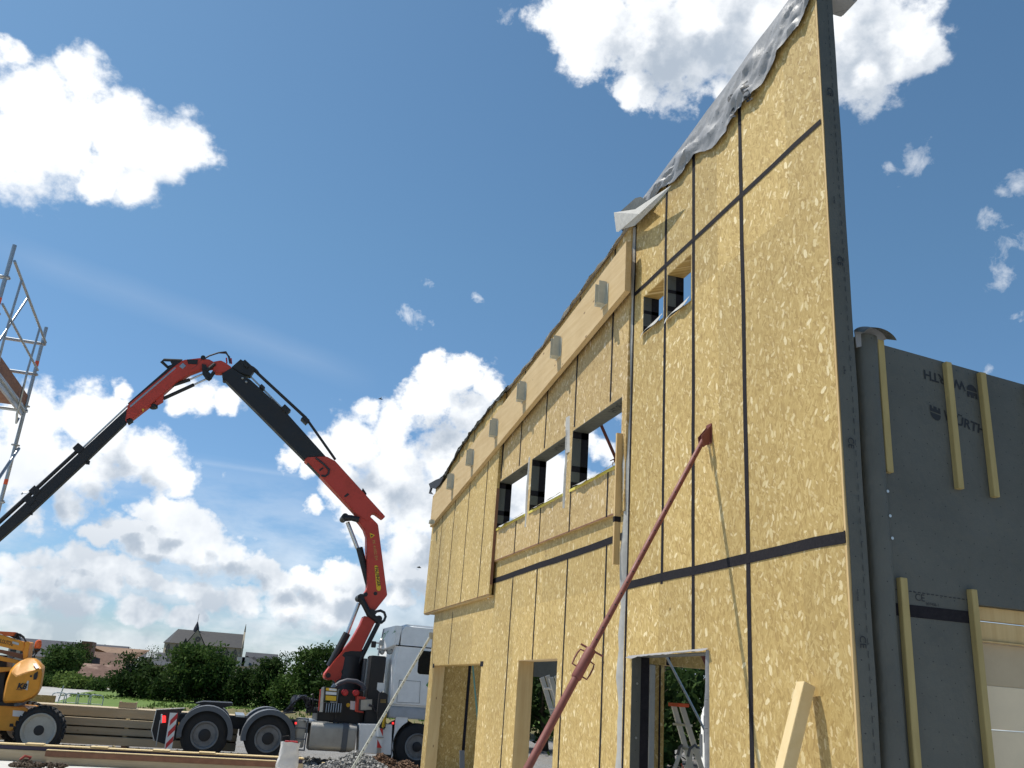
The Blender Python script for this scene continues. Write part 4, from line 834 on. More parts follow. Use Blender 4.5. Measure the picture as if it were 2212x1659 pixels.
plate('sticker',[(703.8,1493.5),(727,1495.5),(726.7,1501.5),(703.6,1500)],TY+.134,.004,'paper',cp); plate('sticker',[(703.5,1502),(726.5,1504),(726,1514),(703,1512.5)],TY+.134,.004,'yellow',cp)
plate('side_frame',[(695,1486),(700,1483.5),(697,1538),(690,1538)],TY+.1,.05,'galv'); plate('side_frame',[(692,1490),(695.5,1489),(692,1535),(688,1535)],TY+.2,.1,'crane_red')
MB().prism([P(x,y,TY+.2) for x,y in [(700,1517),(742,1521),(741,1541),(699,1537)]],(0,.25,0)).build('valve_block','black',t,bevel=.01)
for i in range(7):
    a_=P(706+5.2*i,1519.5,TY+.19); MB().tube([a_,a_+V((0,-.03,-.17))],.008,6).build('lever','chrome',t); MB().sphere(a_+V((0,-.03,-.185)),.014,5).build('lever_knob','galv',t)
for x,y in ((745,1496),(769,1497)):
    q=P(x,y,TY+.35); MB().lathe((q.x,TY+.28,q.z),(0,1,0),[(0,.05),(.02,.075),(.18,.07)],20).build('filter_cap','redpaint',t,smooth=True)
plate('sticker',[(757,1514),(768,1515),(767,1534),(756,1532)],TY+.44,.004,'paper'); q=P(752,1523,TY+.44); MB().lathe((q.x,TY+.44,q.z),(0,1,0),[(0,.045),(.004,.045)],16).build('sticker','yellow',t)
plate('outrigger_mount',[(771,1503),(790,1506),(789,1511),(776,1510),(774,1535),(786,1537),(786,1540),(769,1538)],TY+.2,.3,'crane_red',bevel=.01)
plate('outrigger_beam',[(776,1509),(819,1506),(817,1534),(774,1536)],TY+.25,.26,'greyplast',bevel=.012); plate('beam_cover',[(780,1512),(804,1510.5),(803,1533),(779,1533.5)],TY+.235,.012,'galv')
MB().tube([P(797,1523,TY+.18),P(806,1526,TY+.16),P(812,1536,TY+.16),P(818,1530,TY+.12)],.028,8).build('hose','hose',t,smooth=True)
# outrigger leg with its sign
lg=plate('outrigger_leg',[(820,1496),(832,1496),(838,1500),(833,1574),(821,1574),(815.5,1540)],TY-.12,.16,'black',bevel=.012)
plate('nameplate',[(829,1545),(832.5,1539.5),(836,1541),(831.5,1568),(828,1573),(824.5,1570)],TY-.128,.006,'yellow',lg)
a_,b_=P(831.8,1545,TY-.131),P(827.5,1571,TY-.131); text('PALFINGER',.062,a_,b_-a_,(b_-a_).cross(V((0,-1,0)))*-1,'print',lg,bold=.015,sx=1.05)
for i in range(5):
    for j in range(3): q=P(823+i*2.4,1512+j*2.6,TY-.123); MB().box((q.x-.008,q.y-.002,q.z-.008),(q.x+.008,q.y,q.z+.008)).build('sticker','yprint',lg)
z0_=P(820,1659,TY-.04).z
sg=plate('leg_sleeve',[(817,1573),(827.5,1574),(827,1592),(816.5,1591)],TY-.10,.12,'paper'); plate('stripe',[(820,1574),(827.5,1574),(827,1591)],TY-.104,.003,'redpaint',sg)
sg=plate('leg_sleeve',[(815.5,1594),(826.5,1595),(824.5,1616),(814,1615)],TY-.10,.12,'paper'); plate('stripe',[(815.5,1597),(825,1615.8),(814,1615)],TY-.104,.003,'redpaint',sg); plate('clamp_ring',[(813.5,1591),(829,1592.5),(828.5,1594.5),(813,1593.5)],TY-.12,.16,'galv')
plate('leg_piston',[(815,1616),(823,1616),(820,1680),(812,1680)],TY-.085,.085,'galv'); q=P(816,1668,TY-.04); MB().lathe((q.x,TY-.04,GZ-.0),(0,0,1),[(0,.20),(.03,.20),(.06,.06),(.3,.04)],20).build('foot_pad','black',t,smooth=True)
# ---- crane arms, slewed to lie along the truck; centre plane CY
CY=TY+1.15
def arm(name,pts,w,m,bevel=.015,parent=t,**k): return MB().prism([P(x,y,CY-w/2) for x,y in pts],(0,w,0)).build(name,m,parent,bevel=bevel,**k)
def rod(name,p,q,wpx,w,m,parent=t,Y=None,n=14):
    Y=Y or CY; a,b=P(*p,Y),P(*q,Y); r=wpx*a.y*.955/PF/2*1.0; return MB().tube([a,b],r,n).build(name,m,parent,smooth=True)
col=arm('main_column',[(787,1330),(817.6,1339),(811,1343),(792,1382),(773,1424),(760,1455),(757,1466),(740,1467),(737,1480),(726,1480),(722,1468.5),(707.9,1469.2),(700.9,1465.7),(700.9,1456),(722,1428),(759,1384),(778,1351)],.42,'crane_red')
arm('recess_cover',[(739,1416),(744,1409),(757,1406),(784,1407),(777,1421),(745,1421)],.424,'black',0,col)
for x,y,rr in ((709,1459,5.5),(743,1451,6)):
    q=P(x,y,CY-.215); MB().lathe((q.x,CY-.228,q.z),(0,1,0),[(0,rr*.0107),(.456,rr*.0107)],20).build('pivot_pin','black',col,smooth=True)
for yo in (-.12,.12):
    rod('column_cylinder',(817.6,1346),(772,1437),10,0,'black',t,CY+yo*1.4)
rod('lift_cylinder',(750,1368),(712,1440),16,0,'black',t,CY-.02); rod('piston_rod',(775,1303),(750,1368),8.5,0,'chrome')
rod('lift_cylinder',(776,1183),(798,1268),15,0,'black'); rod('piston_rod',(750.5,1128),(772,1184),9,0,'chrome')
up=arm('lower_arm',[(770,1121),(790,1112),(802,1117.6),(816.8,1132.3),(836.8,1285.8),(810.8,1318.7),(807.3,1320.5),(797,1313.5),(787.4,1294.4),(785.6,1284),(793.4,1272),(792,1157.5),(786.5,1141.8),(777.8,1129.7)],.34,'crane_red')
for x,y,rr in ((811,1282,4.5),(790,1284,5)):
    q=P(x,y,CY-.18); MB().lathe((q.x,CY-.182,q.z),(0,1,0),[(0,rr*.0107),(.364,rr*.0107)],20).build('pivot_pin','black',up,smooth=True)
Yf=CY-.174
pl=plate('nameplate',[(809,1222.5),(812.5,1221),(816.5,1223.5),(823,1271),(821,1276),(816.5,1276.5),(813.5,1273)],Yf,.003,'yellow',up)
a_,b_=P(809.8,1225,Yf-.003),P(816.3,1273,Yf-.003); text('PALFINGER',.115,a_,b_-a_,(b_-a_).cross(V((0,-1,0)))*-1,'print',pl,bold=.02,sx=.86)
a_,b_=P(804,1167,Yf),P(812,1220,Yf); text('PK 41002 EH',.105,a_,b_-a_,(b_-a_).cross(V((0,-1,0)))*-1,'yprint',up,bold=.0,sx=.92)
plate('warning_sign',[(798.6,1151),(810,1156),(801,1163)],Yf,.003,'yellow',up); plate('emblem',[(801,1155),(806,1156.5),(802.5,1160)],Yf-.004,.003,'print',up)
# knuckle links and hose loop
for nm,pp,w in (('knuckle_link',[(743,1119),(760,1119),(775,1123)],.075),('knuckle_link',[(776.7,1291.8),(786,1304),(797,1326),(817,1341)],.075)):
    for yo in (-.2,.2): MB().tube([P(x,y,CY+yo) for x,y in pp],[w*1.25]+[w]*(len(pp)-1),12).build(nm,'black',t,smooth=True)
for x,y in ((743,1119),(776.7,1291.8),(801,1325),(815,1338)): q=P(x,y,CY); MB().lathe((q.x,CY-.27,q.z),(0,1,0),[(0,.085),(.54,.085)],18).build('knuckle_pin','black',t,smooth=True)
MB().tube([P(x,y,CY-.24) for x,y in [(808,1327),(813,1321),(822,1319),(830,1323),(833,1332),(830,1340),(824,1345),(816,1345)]],.035,10).build('hose','hose',t,smooth=True)
# outer boom
ob=arm('outer_boom',[(658,992.4),(664.5,987),(706,985.7),(724.5,995.7),(832.9,1115.8),(828,1120),(811,1107.4),(804,1109),(801,1116),(795.5,1127.4),(786,1122),(771,1111),(668,1001)],.38,'crane_red')
arm('boom_rail',[(664,999),(670,999),(798,1128),(794,1132)],.30,'black',.004,ob)
MB().tube([P(x,y,CY-.2) for x,y in [(682,989),(700,1003),(711,1015),(709,1024),(702,1029),(694,1027)]],.028,8).build('hose','hose',ob,smooth=True)
arm('bracket',[(743,1072),(751,1065),(755,1068),(747,1074)],.40,'black',0,ob); arm('bracket',[(689,1015),(697,1009),(699,1012),(691,1018)],.40,'black',0,ob); arm('bracket',[(782,1060),(784,1054),(792,1066),(791,1070)],.1,'black',0,ob)
# telescopic package
arm('telescope',[(500.8,794),(509,800),(541,820),(614.5,886.5),(704,986),(664.5,987),(658,992),(553,886.6),(493.8,827.6),(481.8,815),(480,806.6)],.30,'black',.01)
arm('telescope_cap',[(500,793),(520,775.5),(523,778),(534.8,783.6),(552,796),(541,812),(520,805)],.26,'black',.008)
rod('extension_cylinder',(527,779),(661,903),7,0,'black',t,CY-.05); rod('extension_cylinder',(661,903),(724.5,993),6,0,'black',t,CY-.05)
rod('piston_rod',(536,808),(616,888),4,0,'chrome',t,CY+.02); rod('piston_rod',(642,922),(705,990),4,0,'galv',t,CY+.02)
for x,y,s_ in ((659,908,12),(617,886,14),(566,838,8),(532,793,7)):
    q=P(x,y,CY-.05); dv=(P(700,980,CY)-P(560,845,CY)).normalized(); MB().obox(q,dv*s_*.008,(0,.13,0),dv.cross(V((0,1,0)))*s_*.0052).build('guide_block','black',t)
MB().tube([P(x,y,CY-.12) for x,y in [(540,789),(548,793),(556,800),(560,806)]],.012,6).build('grab_rail','hose',t,smooth=True)
for x,y in ((524,817),(532,825)): MB().sphere(P(x,y,CY-.16),.035,6).build('fitting','galv',t)
for x,y in ((484,812),(485,821),(565,888)): q=P(x,y,CY); MB().lathe((q.x,CY-.12,q.z),(0,1,0),[(0,.05),(.24,.05)],14).build('roller','black',t,smooth=True)
# fly jib
kn=arm('jib_knuckle',[(460.8,781),(476.8,778),(485,782),(491.8,786.6),(500.8,793),(497,800),(489.8,803),(476.8,805),(465,804.6),(458.8,796.6)],.26,'crane_red')
for yo in (-.1,-.03,.04): MB().tube([P(x,y,CY+yo) for x,y in [(414,798),(424,791),(433,780),(452,768.6),(472,762),(488,762+yo*20),(495+yo*10,771),(496.8,785)]],.022,8).build('hose','hose',t,smooth=True)
for x,y in ((490,785),(500,786)): MB().tube([P(x,y,CY),P(x-1,y-12,CY)],.02,6).build('hose','redpaint',t)
ja=arm('jib_arm',[(397,777),(432,773),(452,776),(464.8,783),(467,789),(458,794),(436,797),(412,806),(380,826),(345,857),(318,880),(287,904),(270,910),(276,874),(375,792.5),(388,783)],.24,'crane_red')
arm('jib_top_rail',[(276,871),(372,787),(376,790),(280,875)],.16,'black',0,ja); arm('jib_top_rail',[(280,877),(378,793),(380,795.5),(282,880)],.245,'galv',0,ja)
arm('junction_box',[(387,791),(395,783.6),(402,790),(394,797)],.27,'galv',.005,ja); arm('control_box',[(404,776),(428,777),(426,787),(406,786)],.27,'black',.006,ja)
plate('warning_sign',[(333,884-7),(337.5,882),(342,886)],CY-.13,.003,'yellow',ja); q=P(309,887,CY-.127); plate('emblem',[(306,883.5),(312,883),(309,890)],CY-.124,.003,'yellow',ja)
MB().tube([P(x,y,CY) for x,y in [(394,779),(354,777.5),(349,781),(362,793),(376,789),(394,790)]],.04,8).build('rest_bracket','black',t)
arm('rest_plate',[(368,780),(394,780),(384,791),(374,790)],.12,'black',0)
for (a_,b_,c_) in (((353,839),(410,820),(437,808.5)),((353,861),(419,831),(447,818))):
    rod('jib_cylinder',a_,b_,8,0,'black'); rod('piston_rod',b_,c_,4.2,0,'chrome')
for yo in (-.16,.16): arm_=MB().prism([P(x,y,CY+yo) for x,y in [(436,786),(445,788),(450,802),(456,808),(458,818),(452,823),(446,820),(437,808)]],(0,.03,0)).build('knuckle_link','black',t); MB().tube([P(464,786,CY+yo),P(446,801,CY+yo)],.05,8).build('knuckle_link','black',t); MB().tube([P(462,804,CY+yo),P(453,817,CY+yo)],.05,8).build('knuckle_link','black',t)
MB().tube([P(437,777,CY),P(437,776,CY)],.01,6)
q=P(439,776,CY); MB().lathe((q.x,CY-.15,q.z),(0,1,0),[(0,.06),(.30,.06)],14).build('knuckle_pin','black',t,smooth=True)
arm('cylinder_mount',[(318,879),(336,868),(347,846),(356,836),(352,866),(330,878)],.16,'crane_red',.005)
l=MB().lathe(P(332,872,CY),(0.2,0,-1),[(0,.05),(.03,.10),(.12,.10),(.14,.07)],14).build('work_lamp','black',t,smooth=True)
arm('jib_extension',[(277,880),(170,979),(70,1072.5),(-150,1276),(-150,1296),(70,1104),(175,1006),(272,913)],.20,'black',.01)
arm('jib_end_collar',[(272,906),(281,902),(287,907),(276,914)],.24,'black',.004); 
rod('jib_top_cylinder',(276,876),(174,972),4,0,'alu'); rod('jib_top_cylinder',(176,966),(78,1056),8,0,'black'); rod('jib_top_cylinder',(80,1054),(-150,1262),9,0,'black'); rod('piston_rod',(168,984),(66,1078),4,0,'alu')
for x,y in ((171,970),(77,1062),(66,1082)):
    q=P(x,y,CY); dv=(P(70,1080,CY)-P(170,985,CY)).normalized(); MB().obox(q,dv*.09,(0,.12,0),dv.cross(V((0,1,0)))*.10).build('guide_block','black',t)
MB().tube([P(x,y,CY) for x,y in [(58,1064),(50,1064),(46,1068)]],.018,6).build('hook','galv',t)
for x,y in ((191,999),(68,1108)): q=P(x,y,CY); MB().box((q.x-.05,CY-.03,q.z-.05),(q.x+.03,CY+.03,q.z+.04)).build('stop_lug','black',t)
MB().tube([P(x,y,TY+.35) for x,y in [(722,1484),(735,1475),(750,1470),(770,1472),(782,1479),(788,1490)]],.055,12).build('hose_bundle','hosegrey',t,smooth=True)
for i in range(4): MB().tube([P(722+2*i,1477+i,TY+.3),P(716+2*i,1484,TY+.3),P(712+3*i,1492,TY+.3)],.012,6).build('hose','galv',t,smooth=True)
# ------------------------------------------------------------------ boom lift at the left edge
LY=21.7
t=thing('boom_lift',(-4.6,LY+1,GZ),'orange articulated boom lift with cream wheels standing before the timber stack','lift')
def plate2(name,pts,Y,d,m,parent=None,bevel=0): return MB().prism([py(x,y,Y) for x,y in pts],(0,d,0)).build(name,m,parent or t,bevel=bevel,smooth=bevel>0)
wc=py(83,1578,LY-.05); wr=wc.z-GZ+.01
def lwheel(c,r,y,det=True):
    w=MB().lathe((c.x,y,c.z),(0,1,0),[(.03,r*.66),(0,r*.70),(-.01,r*.82),(.03,r*.93),(.31,r*.93),(.33,r*.66)],40,ring=True)
    w=w.build('wheel','rubber',t,smooth=True); k=MB()
    for i in range(26):
        a=2*math.pi*i/26; c1=V((math.cos(a),0,math.sin(a))); tg=V((-math.sin(a),0,math.cos(a)))
        for s_,yy in ((1,.02),(-1,.18)): k.obox(V((c.x,y+yy+.06,c.z))+c1*r*.955+tg*s_*0,c1*r*.045,V((0,.075,0))+tg*s_*.035,tg*r*.045)
    k.build('tyre_tread','rubber',w)
    MB().lathe((c.x,y-.006,c.z),(0,1,0),[(.16,.10),(.13,r*.5),(.03,r*.60),(-.012,r*.66),(-.02,r*.69),(.0,r*.71),(.05,r*.7)],40).build('rim','rimlight',w,smooth=True)
    MB().lathe((c.x,y+.03,c.z),(0,1,0),[(0,.05),(.01,.10),(.12,.115)],24).build('hub','black',w,smooth=True)
    k=MB(); 
    for i in range(9): a=2*math.pi*i/9; k.lathe((c.x+.155*math.cos(a),y+.11,c.z+.155*math.sin(a)),(0,1,0),[(0,.017),(.03,.02)],8)
    k.build('wheel_nut','black',w)
lwheel(wc,wr,LY-.05); lwheel(wc-V((.62,0,0)),wr,LY+1.75); 
for dx in (-2.2,): lwheel(V((wc.x+dx,0,wc.z)),wr,LY-.05); lwheel(V((wc.x+dx,0,wc.z)),wr,LY+1.75)
a=py(0,1527,LY+.3); b=py(50,1530,LY+.3); zc=py(0,1576,LY+.3).z
MB().prism([(b.x+.12,LY+.32,b.z-.03),(b.x+.05,LY+.32,b.z+.02),(-6.6,LY+.32,b.z+.02),(-6.6,LY+.32,zc),(b.x-.12,LY+.32,zc-.02),(b.x+.1,LY+.32,zc+.2)],(0,1.35,0)).build('chassis','orange',t,bevel=.02)
plate2('sticker',[(28,1534),(52,1536),(51,1549),(27,1547)],LY+.31,.004,'paper'); plate2('hole_cover',[(21,1563),(28,1563),(29,1570),(20,1570)],LY+.31,.006,'black')
MB().tube([(wc.x,LY+.2,wc.z),(wc.x,LY+1.9,wc.z)],.09,12).build('axle','black',t)
# counterweight cowl: faceted shell
out_=[(60.7,1420.8),(74.7,1421.5),(84,1428),(95.7,1441),(93.4,1456),(90.5,1474),(87.5,1488.4),(81.7,1500),(70,1509.4),(50,1517.5),(9.3,1518.8),(6,1512),(7,1500),(12.8,1473.3),(22.2,1447.6),(32,1436),(43.2,1427.8)]
mid_=[(60,1424),(73,1424.5),(81,1430),(90,1444),(91,1456),(88,1474),(84.5,1487),(79,1497.5),(67.5,1506),(49,1513.5),(12,1514.5),(10,1510),(11,1500),(16,1475),(25,1451),(34,1440),(44,1432)]
F0,F1=LY-.02,LY+.16
def ringp(pts,Y): return [py(x,y,Y) for x,y in pts]
o_=ringp(out_,LY+.20); fr_=[]
top_idx={0,1,2,3,15,16}
for i,(x,y) in enumerate(mid_): fr_.append(py(x,y,LY+(.18 if i in (0,1,16) else .10 if i in (2,15) else -.02)))
ridge=[py(x,y,LY-.07) for x,y in [(35.4,1460.6),(58,1452),(88,1444.5)]]
bk=[p+V((-.20,1.3,0)) for p in o_]
vs=o_+fr_+ridge+bk; n=len(out_); fs=[(i,(i+1)%n,(i+1)%n+n,i+n) for i in range(n)]+[(i,i+2*n+3,(i+1)%n+2*n+3,(i+1)%n) for i in range(n)]+[[i+2*n+3 for i in range(n)][::-1]]
r0_,r1_,r2_=2*n,2*n+1,2*n+2
fs+=[(n+16,n+15,n+14,r0_),(n+0,n+16,r0_,r1_),(n+1,n+0,r1_),(n+1,r1_,n+2),(n+2,r1_,r2_,n+3)]
fs+=[(n+14,n+13,n+12,r0_),(r0_,n+12,n+11,n+10,n+9),(r0_,n+9,n+8,r1_),(r1_,n+8,n+7,n+6,r2_),(r2_,n+6,n+5,n+4,n+3)]
k=MB(); k.add(vs,fs); cw_=k.build('counterweight','orange',t,bevel=.02,seg=2,smooth=True)
sy=LY-.085
MB().prism([py(71.5,1433.5,LY+.045),py(79,1433,LY+.045),py(84.5,1442.5,LY-.05),py(78.5,1444.5,LY-.06)],(0,-.02,0)).build('sticker','paper',cw_)
plate2('vent_opening',[(74,1455),(82,1450),(81,1462),(78,1468),(72,1468.5),(72.5,1460)],sy,.01,'black',cw_)
q=py(66.8,1460.5,sy); MB().lathe((q.x,sy,q.z),(0,1,0),[(0,.022),(.006,.022)],14).build('cap','black',cw_)
plate2('sticker',[(52,1489),(59,1470.5),(62.5,1471),(59,1491)],sy+.02,.01,'galv',cw_)
a=py(36,1487,sy-.0); b=py(51,1487.8,sy); text('K8',.15,(a.x,sy+.012,a.z),(1,0,-.02),(.12,0,1),'print',cw_,bold=.05,sx=1.0); plate2('underline',[(35,1489),(48,1489.6),(47.8,1491),(34.8,1490.4)],sy+.012,.004,'print',cw_)
# superstructure and boom
plate2('turntable',[(-60,1516),(14,1517),(30,1519),(30,1528),(-60,1527)],LY+.4,1.2,'black',bevel=.01)
bo=plate2('boom_arm',[(-60,1352),(0,1370.6),(52.5,1387),(54,1400),(49,1406.8),(0,1396),(-60,1383)],LY+.45,.32,'orange',bevel=.012)
plate2('boom_end',[(54,1386),(60,1385.5),(65,1388),(62,1404),(59,1424),(50,1424),(49,1407),(53,1398)],LY+.38,.46,'orange',bevel=.01)
a=py(0,1386,LY+.445); b=py(21,1391.5,LY+.445); text('ILOUTOU',.115,(a.x-.01,LY+.446,a.z-.02),b-a,(.0,0,1),'print',bo,bold=.02,sx=.55)
plate2('sticker',[(27,1385),(41,1389),(40.5,1394),(26.5,1390)],LY+.444,.003,'galv',bo)
plate2('boom_arm',[(-60,1398),(0,1403),(49,1413),(50,1425),(0,1410),(-60,1412)],LY+.55,.25,'brownwood'); plate2('boom_arm',[(-60,1408),(0,1417),(43,1427),(36,1434),(0,1427),(-60,1420)],LY+.5,.2,'orange',bevel=.01)
plate2('boom_arm',[(-60,1440),(0,1441),(28,1441),(23,1449),(0,1452),(-60,1454)],LY+.5,.2,'orange',bevel=.01); plate2('mast',[(-40,1412),(16,1416),(14,1440),(8,1475),(6,1518),(-40,1518)],LY+.8,.6,'black')
plate2('boom_cover',[(-60,1358),(0,1363.6),(34,1365.5),(28,1374),(10,1373),(0,1369),(-60,1362)],LY+.45,.3,'orangered',bevel=.008)
for j in range(4): MB().tube([py(x,y,LY+.45+.07*j) for x,y in [(30,1378),(36,1368+j),(44,1370+j),(52,1376+j),(55+j,1388)]],.013,6).build('hose','hose',t,smooth=True)
MB().prism(ringp([(16,1372),(36,1367),(46,1383),(30,1379)],LY+.6),(0,.2,0)).build('hose_guide','black',t)
q=py(81,1399,LY+.5); MB().lathe((q.x,q.y,q.z-.02),(0,0,1),[(0,.055),(.05,.07),(.13,.068),(.17,.05),(.185,.01)],18).build('beacon','beacon',t,smooth=True); MB().lathe((q.x,q.y,q.z-.05),(0,0,1),[(-.08,.02),(-.04,.025),(0,.07),(.03,.065)],16).build('beacon_base','black',t,smooth=True)
MB().tube([(q.x,q.y,q.z-.1),(q.x-.03,q.y,py(77,1420,LY+.5).z)],.012,6).build('beacon_stem','black',t)
# ------------------------------------------------------------------ timber stack and site material
def beam(name,x0,x1,y0,y1,z0,z1,m,label,cat='beam',group=None,bevel=.006,rot=0):
    k=MB(); k.box((x0,y0,z0),(x1,y1,z1)); o=k.build(name,m,None,bevel=bevel,label=label,cat=cat,group=group); return o
zt=lambda y:py(200,y,24).z
lay=[(zt(1548.5),zt(1527.5),24.12,'topmost long laminated beam of the stack behind the boom lift'),(zt(1567.5),zt(1551),23.93,'second laminated beam from the top of the stack behind the boom lift'),(zt(1585.5),zt(1570.5),23.94,'third laminated beam from the top, above the lowest one of the stack'),(GZ+.10,zt(1589),23.83,'lowest laminated beam of the stack, just above the gravel')]
for z0,z1,yy,lb in lay: beam('glulam_beam',-9.5,.55,yy,yy+.9,z0,z1,'pine_x',lb,group='laminated beams stacked behind the boom lift')
for i in range(3):
    for xx in (-6.4,-2.02,-.9 if False else .1): beam('spacer_block',xx,xx+.09,23.97,24.85,lay[i+1][1]+.001,lay[i][0]-.001,'plank','small spacer block between two stacked beams, '+('left end' if xx<-5 else 'middle' if xx<0 else 'right end')+[' highest gap',' middle gap',' lowest gap'][i],'block','spacer blocks in the beam stack',.003)
for xx in (-6,-2,.0): beam('bearer',xx,xx+.1,23.85,24.9,GZ,GZ+.099,'brownwood','short bearer carrying the beam stack, '+('left' if xx<-5 else 'middle' if xx<-1 else 'right')+' one','block','bearers under the beam stack',.003)
a=py(259,1530,24.5); b=py(293,1522,24.5); t=thing('wooden_crate',((a.x+b.x)/2,24.5,lay[0][1]),'small open wooden crate standing on the beam stack','crate')
zz=lay[0][1]
MB().box((a.x,24.3,zz+.001),(b.x,24.32,zz+.13)).build('front_board','pine_x',t); MB().box((a.x,24.68,zz+.001),(b.x,24.70,zz+.13)).build('back_board','pine_x',t); MB().box((a.x-.02,24.3,zz+.001),(a.x-.001,24.7,zz+.15)).build('side_board','pine_x',t); MB().box((b.x+.001,24.3,zz+.001),(b.x+.02,24.7,zz+.15)).build('side_board','pine_x',t)
a=py(40,1521,30); b=py(121,1503,30); beam('plywood_panel',a.x-1.5,b.x,30,30.06,GZ,b.z,'osb_in','long orange brown board panel standing behind the boom lift','panel')
# sill plates on the slab edge
zs=py(0,1604.5,18.1).z
beam('sill_plate',-9,1.66,18.04,18.26,.002,zs*.66,'pine_x','pale timber sill plate along the far edge of the slab','timber')
beam('dark_strip',-9,1.64,18.06,18.24,zs*.66+.002,zs-.022,mat('dark purple band',(.03,.022,.05),.6),'dark strip running along the top of the sill plate','strip')  # dark band between the sill plate and the top rail
beam('top_rail',-9,1.66,18.03,18.27,zs-.02,zs,'plank','thin pale rail on the dark strip of the slab edge','rail')
for i,x in enumerate((96,183+14,333,433)): q=py(x-(40 if i==0 else 0),1608,18.1); beam('packer',q.x,q.x+.28,18.02,18.28,zs+.001,zs+.016,'plank','flat packer lying on the slab edge rail, the %s from the left'%['first','second','third','fourth'][i],'packer','packers on the slab edge rail',.002)
a=py(99,1624,17.7); b=py(597,1649,17.7)
o=beam('steel_beam',a.x,b.x,17.66,17.80,.125,.215,'brownwood','long brown plank lying before the slab edge sill plate, under a thin pale plank','plank');  # one even brown; the paler top is the thin plank above
beam('timber_beam',a.x+.04,b.x-.02,17.69,17.78,.002,.122,'pine_x','pale squared timber under the long brown plank','timber')
beam('plank',a.x,b.x,17.655,17.80,.217,.228,'plank','thin pale plank lying flat on the long brown plank','plank')
# chain heap
t_=MB(); rg=random.Random(5)
def link(k,c,a,b,r=.035,w=.007):
    a=a.normalized(); b=(b-a*b.dot(a)).normalized(); pts=[c+a*math.cos(2*math.pi*i/10)*r+b*math.sin(2*math.pi*i/10)*r*.6 for i in range(11)]; k.tube(pts,w,5,cap=False)
for i in range(230):
    c=py(56,1648,17.3); ang=rg.uniform(0,6.28); rr=rg.uniform(0,1)**.6; h=(1-rr)*.10*rg.random()+.02
    link(t_,V((c.x+.20*rr*math.cos(ang),17.15+.22*rr*math.sin(ang),h)),V((rg.uniform(-1,1),rg.uniform(-1,1),rg.uniform(-.4,.4))),V((rg.uniform(-1,1),rg.uniform(-1,1),rg.uniform(-1,1))))
for i in range(150):
    u=i/150; q=py(75+72*u,1653,17.2); link(t_,V((q.x,17.05+.09*math.sin(u*19)+.05*rg.uniform(-1,1),.03+.035*abs(math.sin(u*31)))),V((rg.uniform(.3,1),rg.uniform(-1,1),rg.uniform(-.4,.6))),V((rg.uniform(-1,1),rg.uniform(-1,1),rg.uniform(-1,1))))
t_.build('chain','rope',None,label='heap of rusty chain lying on the pale slab at the lower left',cat='chain')
q=py(58,1640,17.2); k=MB(); k.tube([V((q.x-.09,17.2,.10)),V((q.x-.03,17.15,.16)),V((q.x+.05,17.2,.14)),V((q.x+.02,17.2,.08))],.022,8); k.build('hook',mat('faded pink red hook',(.35,.06,.04),.6),None,label='faded red hook lying on the rusty chain heap',cat='hook')
# white sack
a=py(600,1655,17.4); b=py(643,1655,17.4); zt_=py(620,1603,17.4).z
t=thing('woven_sack',((a.x+b.x)/2,17.5,0),'crumpled white woven sack with red item showing, standing on the slab edge','sack')
mb=MB(); n,m_=28,14; vs=[]
for j in range(m_+1):
    v=j/m_
    for i in range(n):
        an=2*math.pi*i/n; ex=lambda c,e: math.copysign(abs(c)**e,c)
        wx=(b.x-a.x)/2*(1.0+.05*math.sin(v*5)); wy=.15*(1-.55*v)
        p=V((ex(math.cos(an),.45)*wx,ex(math.sin(an),.6)*wy,v*zt_)); nn=noise.noise_vector(p*5+V((3,0,0)))*.035+noise.noise_vector(p*14)*.015
        p+=nn*(1 if j else .2); p.z+=.03*noise.noise((an*1.5,v,0))*(v>.9); vs.append(p+V(((a.x+b.x)/2,17.55,0)))
mb.add(vs,[(j*n+i,j*n+(i+1)%n,(j+1)*n+(i+1)%n,(j+1)*n+i) for j in range(m_) for i in range(n)]); mb.build('bag','sack',t,smooth=True)
k=MB(); k.box(((a.x+b.x)/2-.10,17.5,zt_-.08),((a.x+b.x)/2+.13,17.6,zt_+.015)); k.build('contents','redpaint',t,bevel=.01); k=MB(); k.tube([((a.x+b.x)/2-.16,17.55,zt_-.02),((a.x+b.x)/2-.15,17.55,zt_+.08),((a.x+b.x)/2-.04,17.55,zt_+.10),((a.x+b.x)/2-.02,17.55,zt_)],.006,6); k.build('handle','black',t)
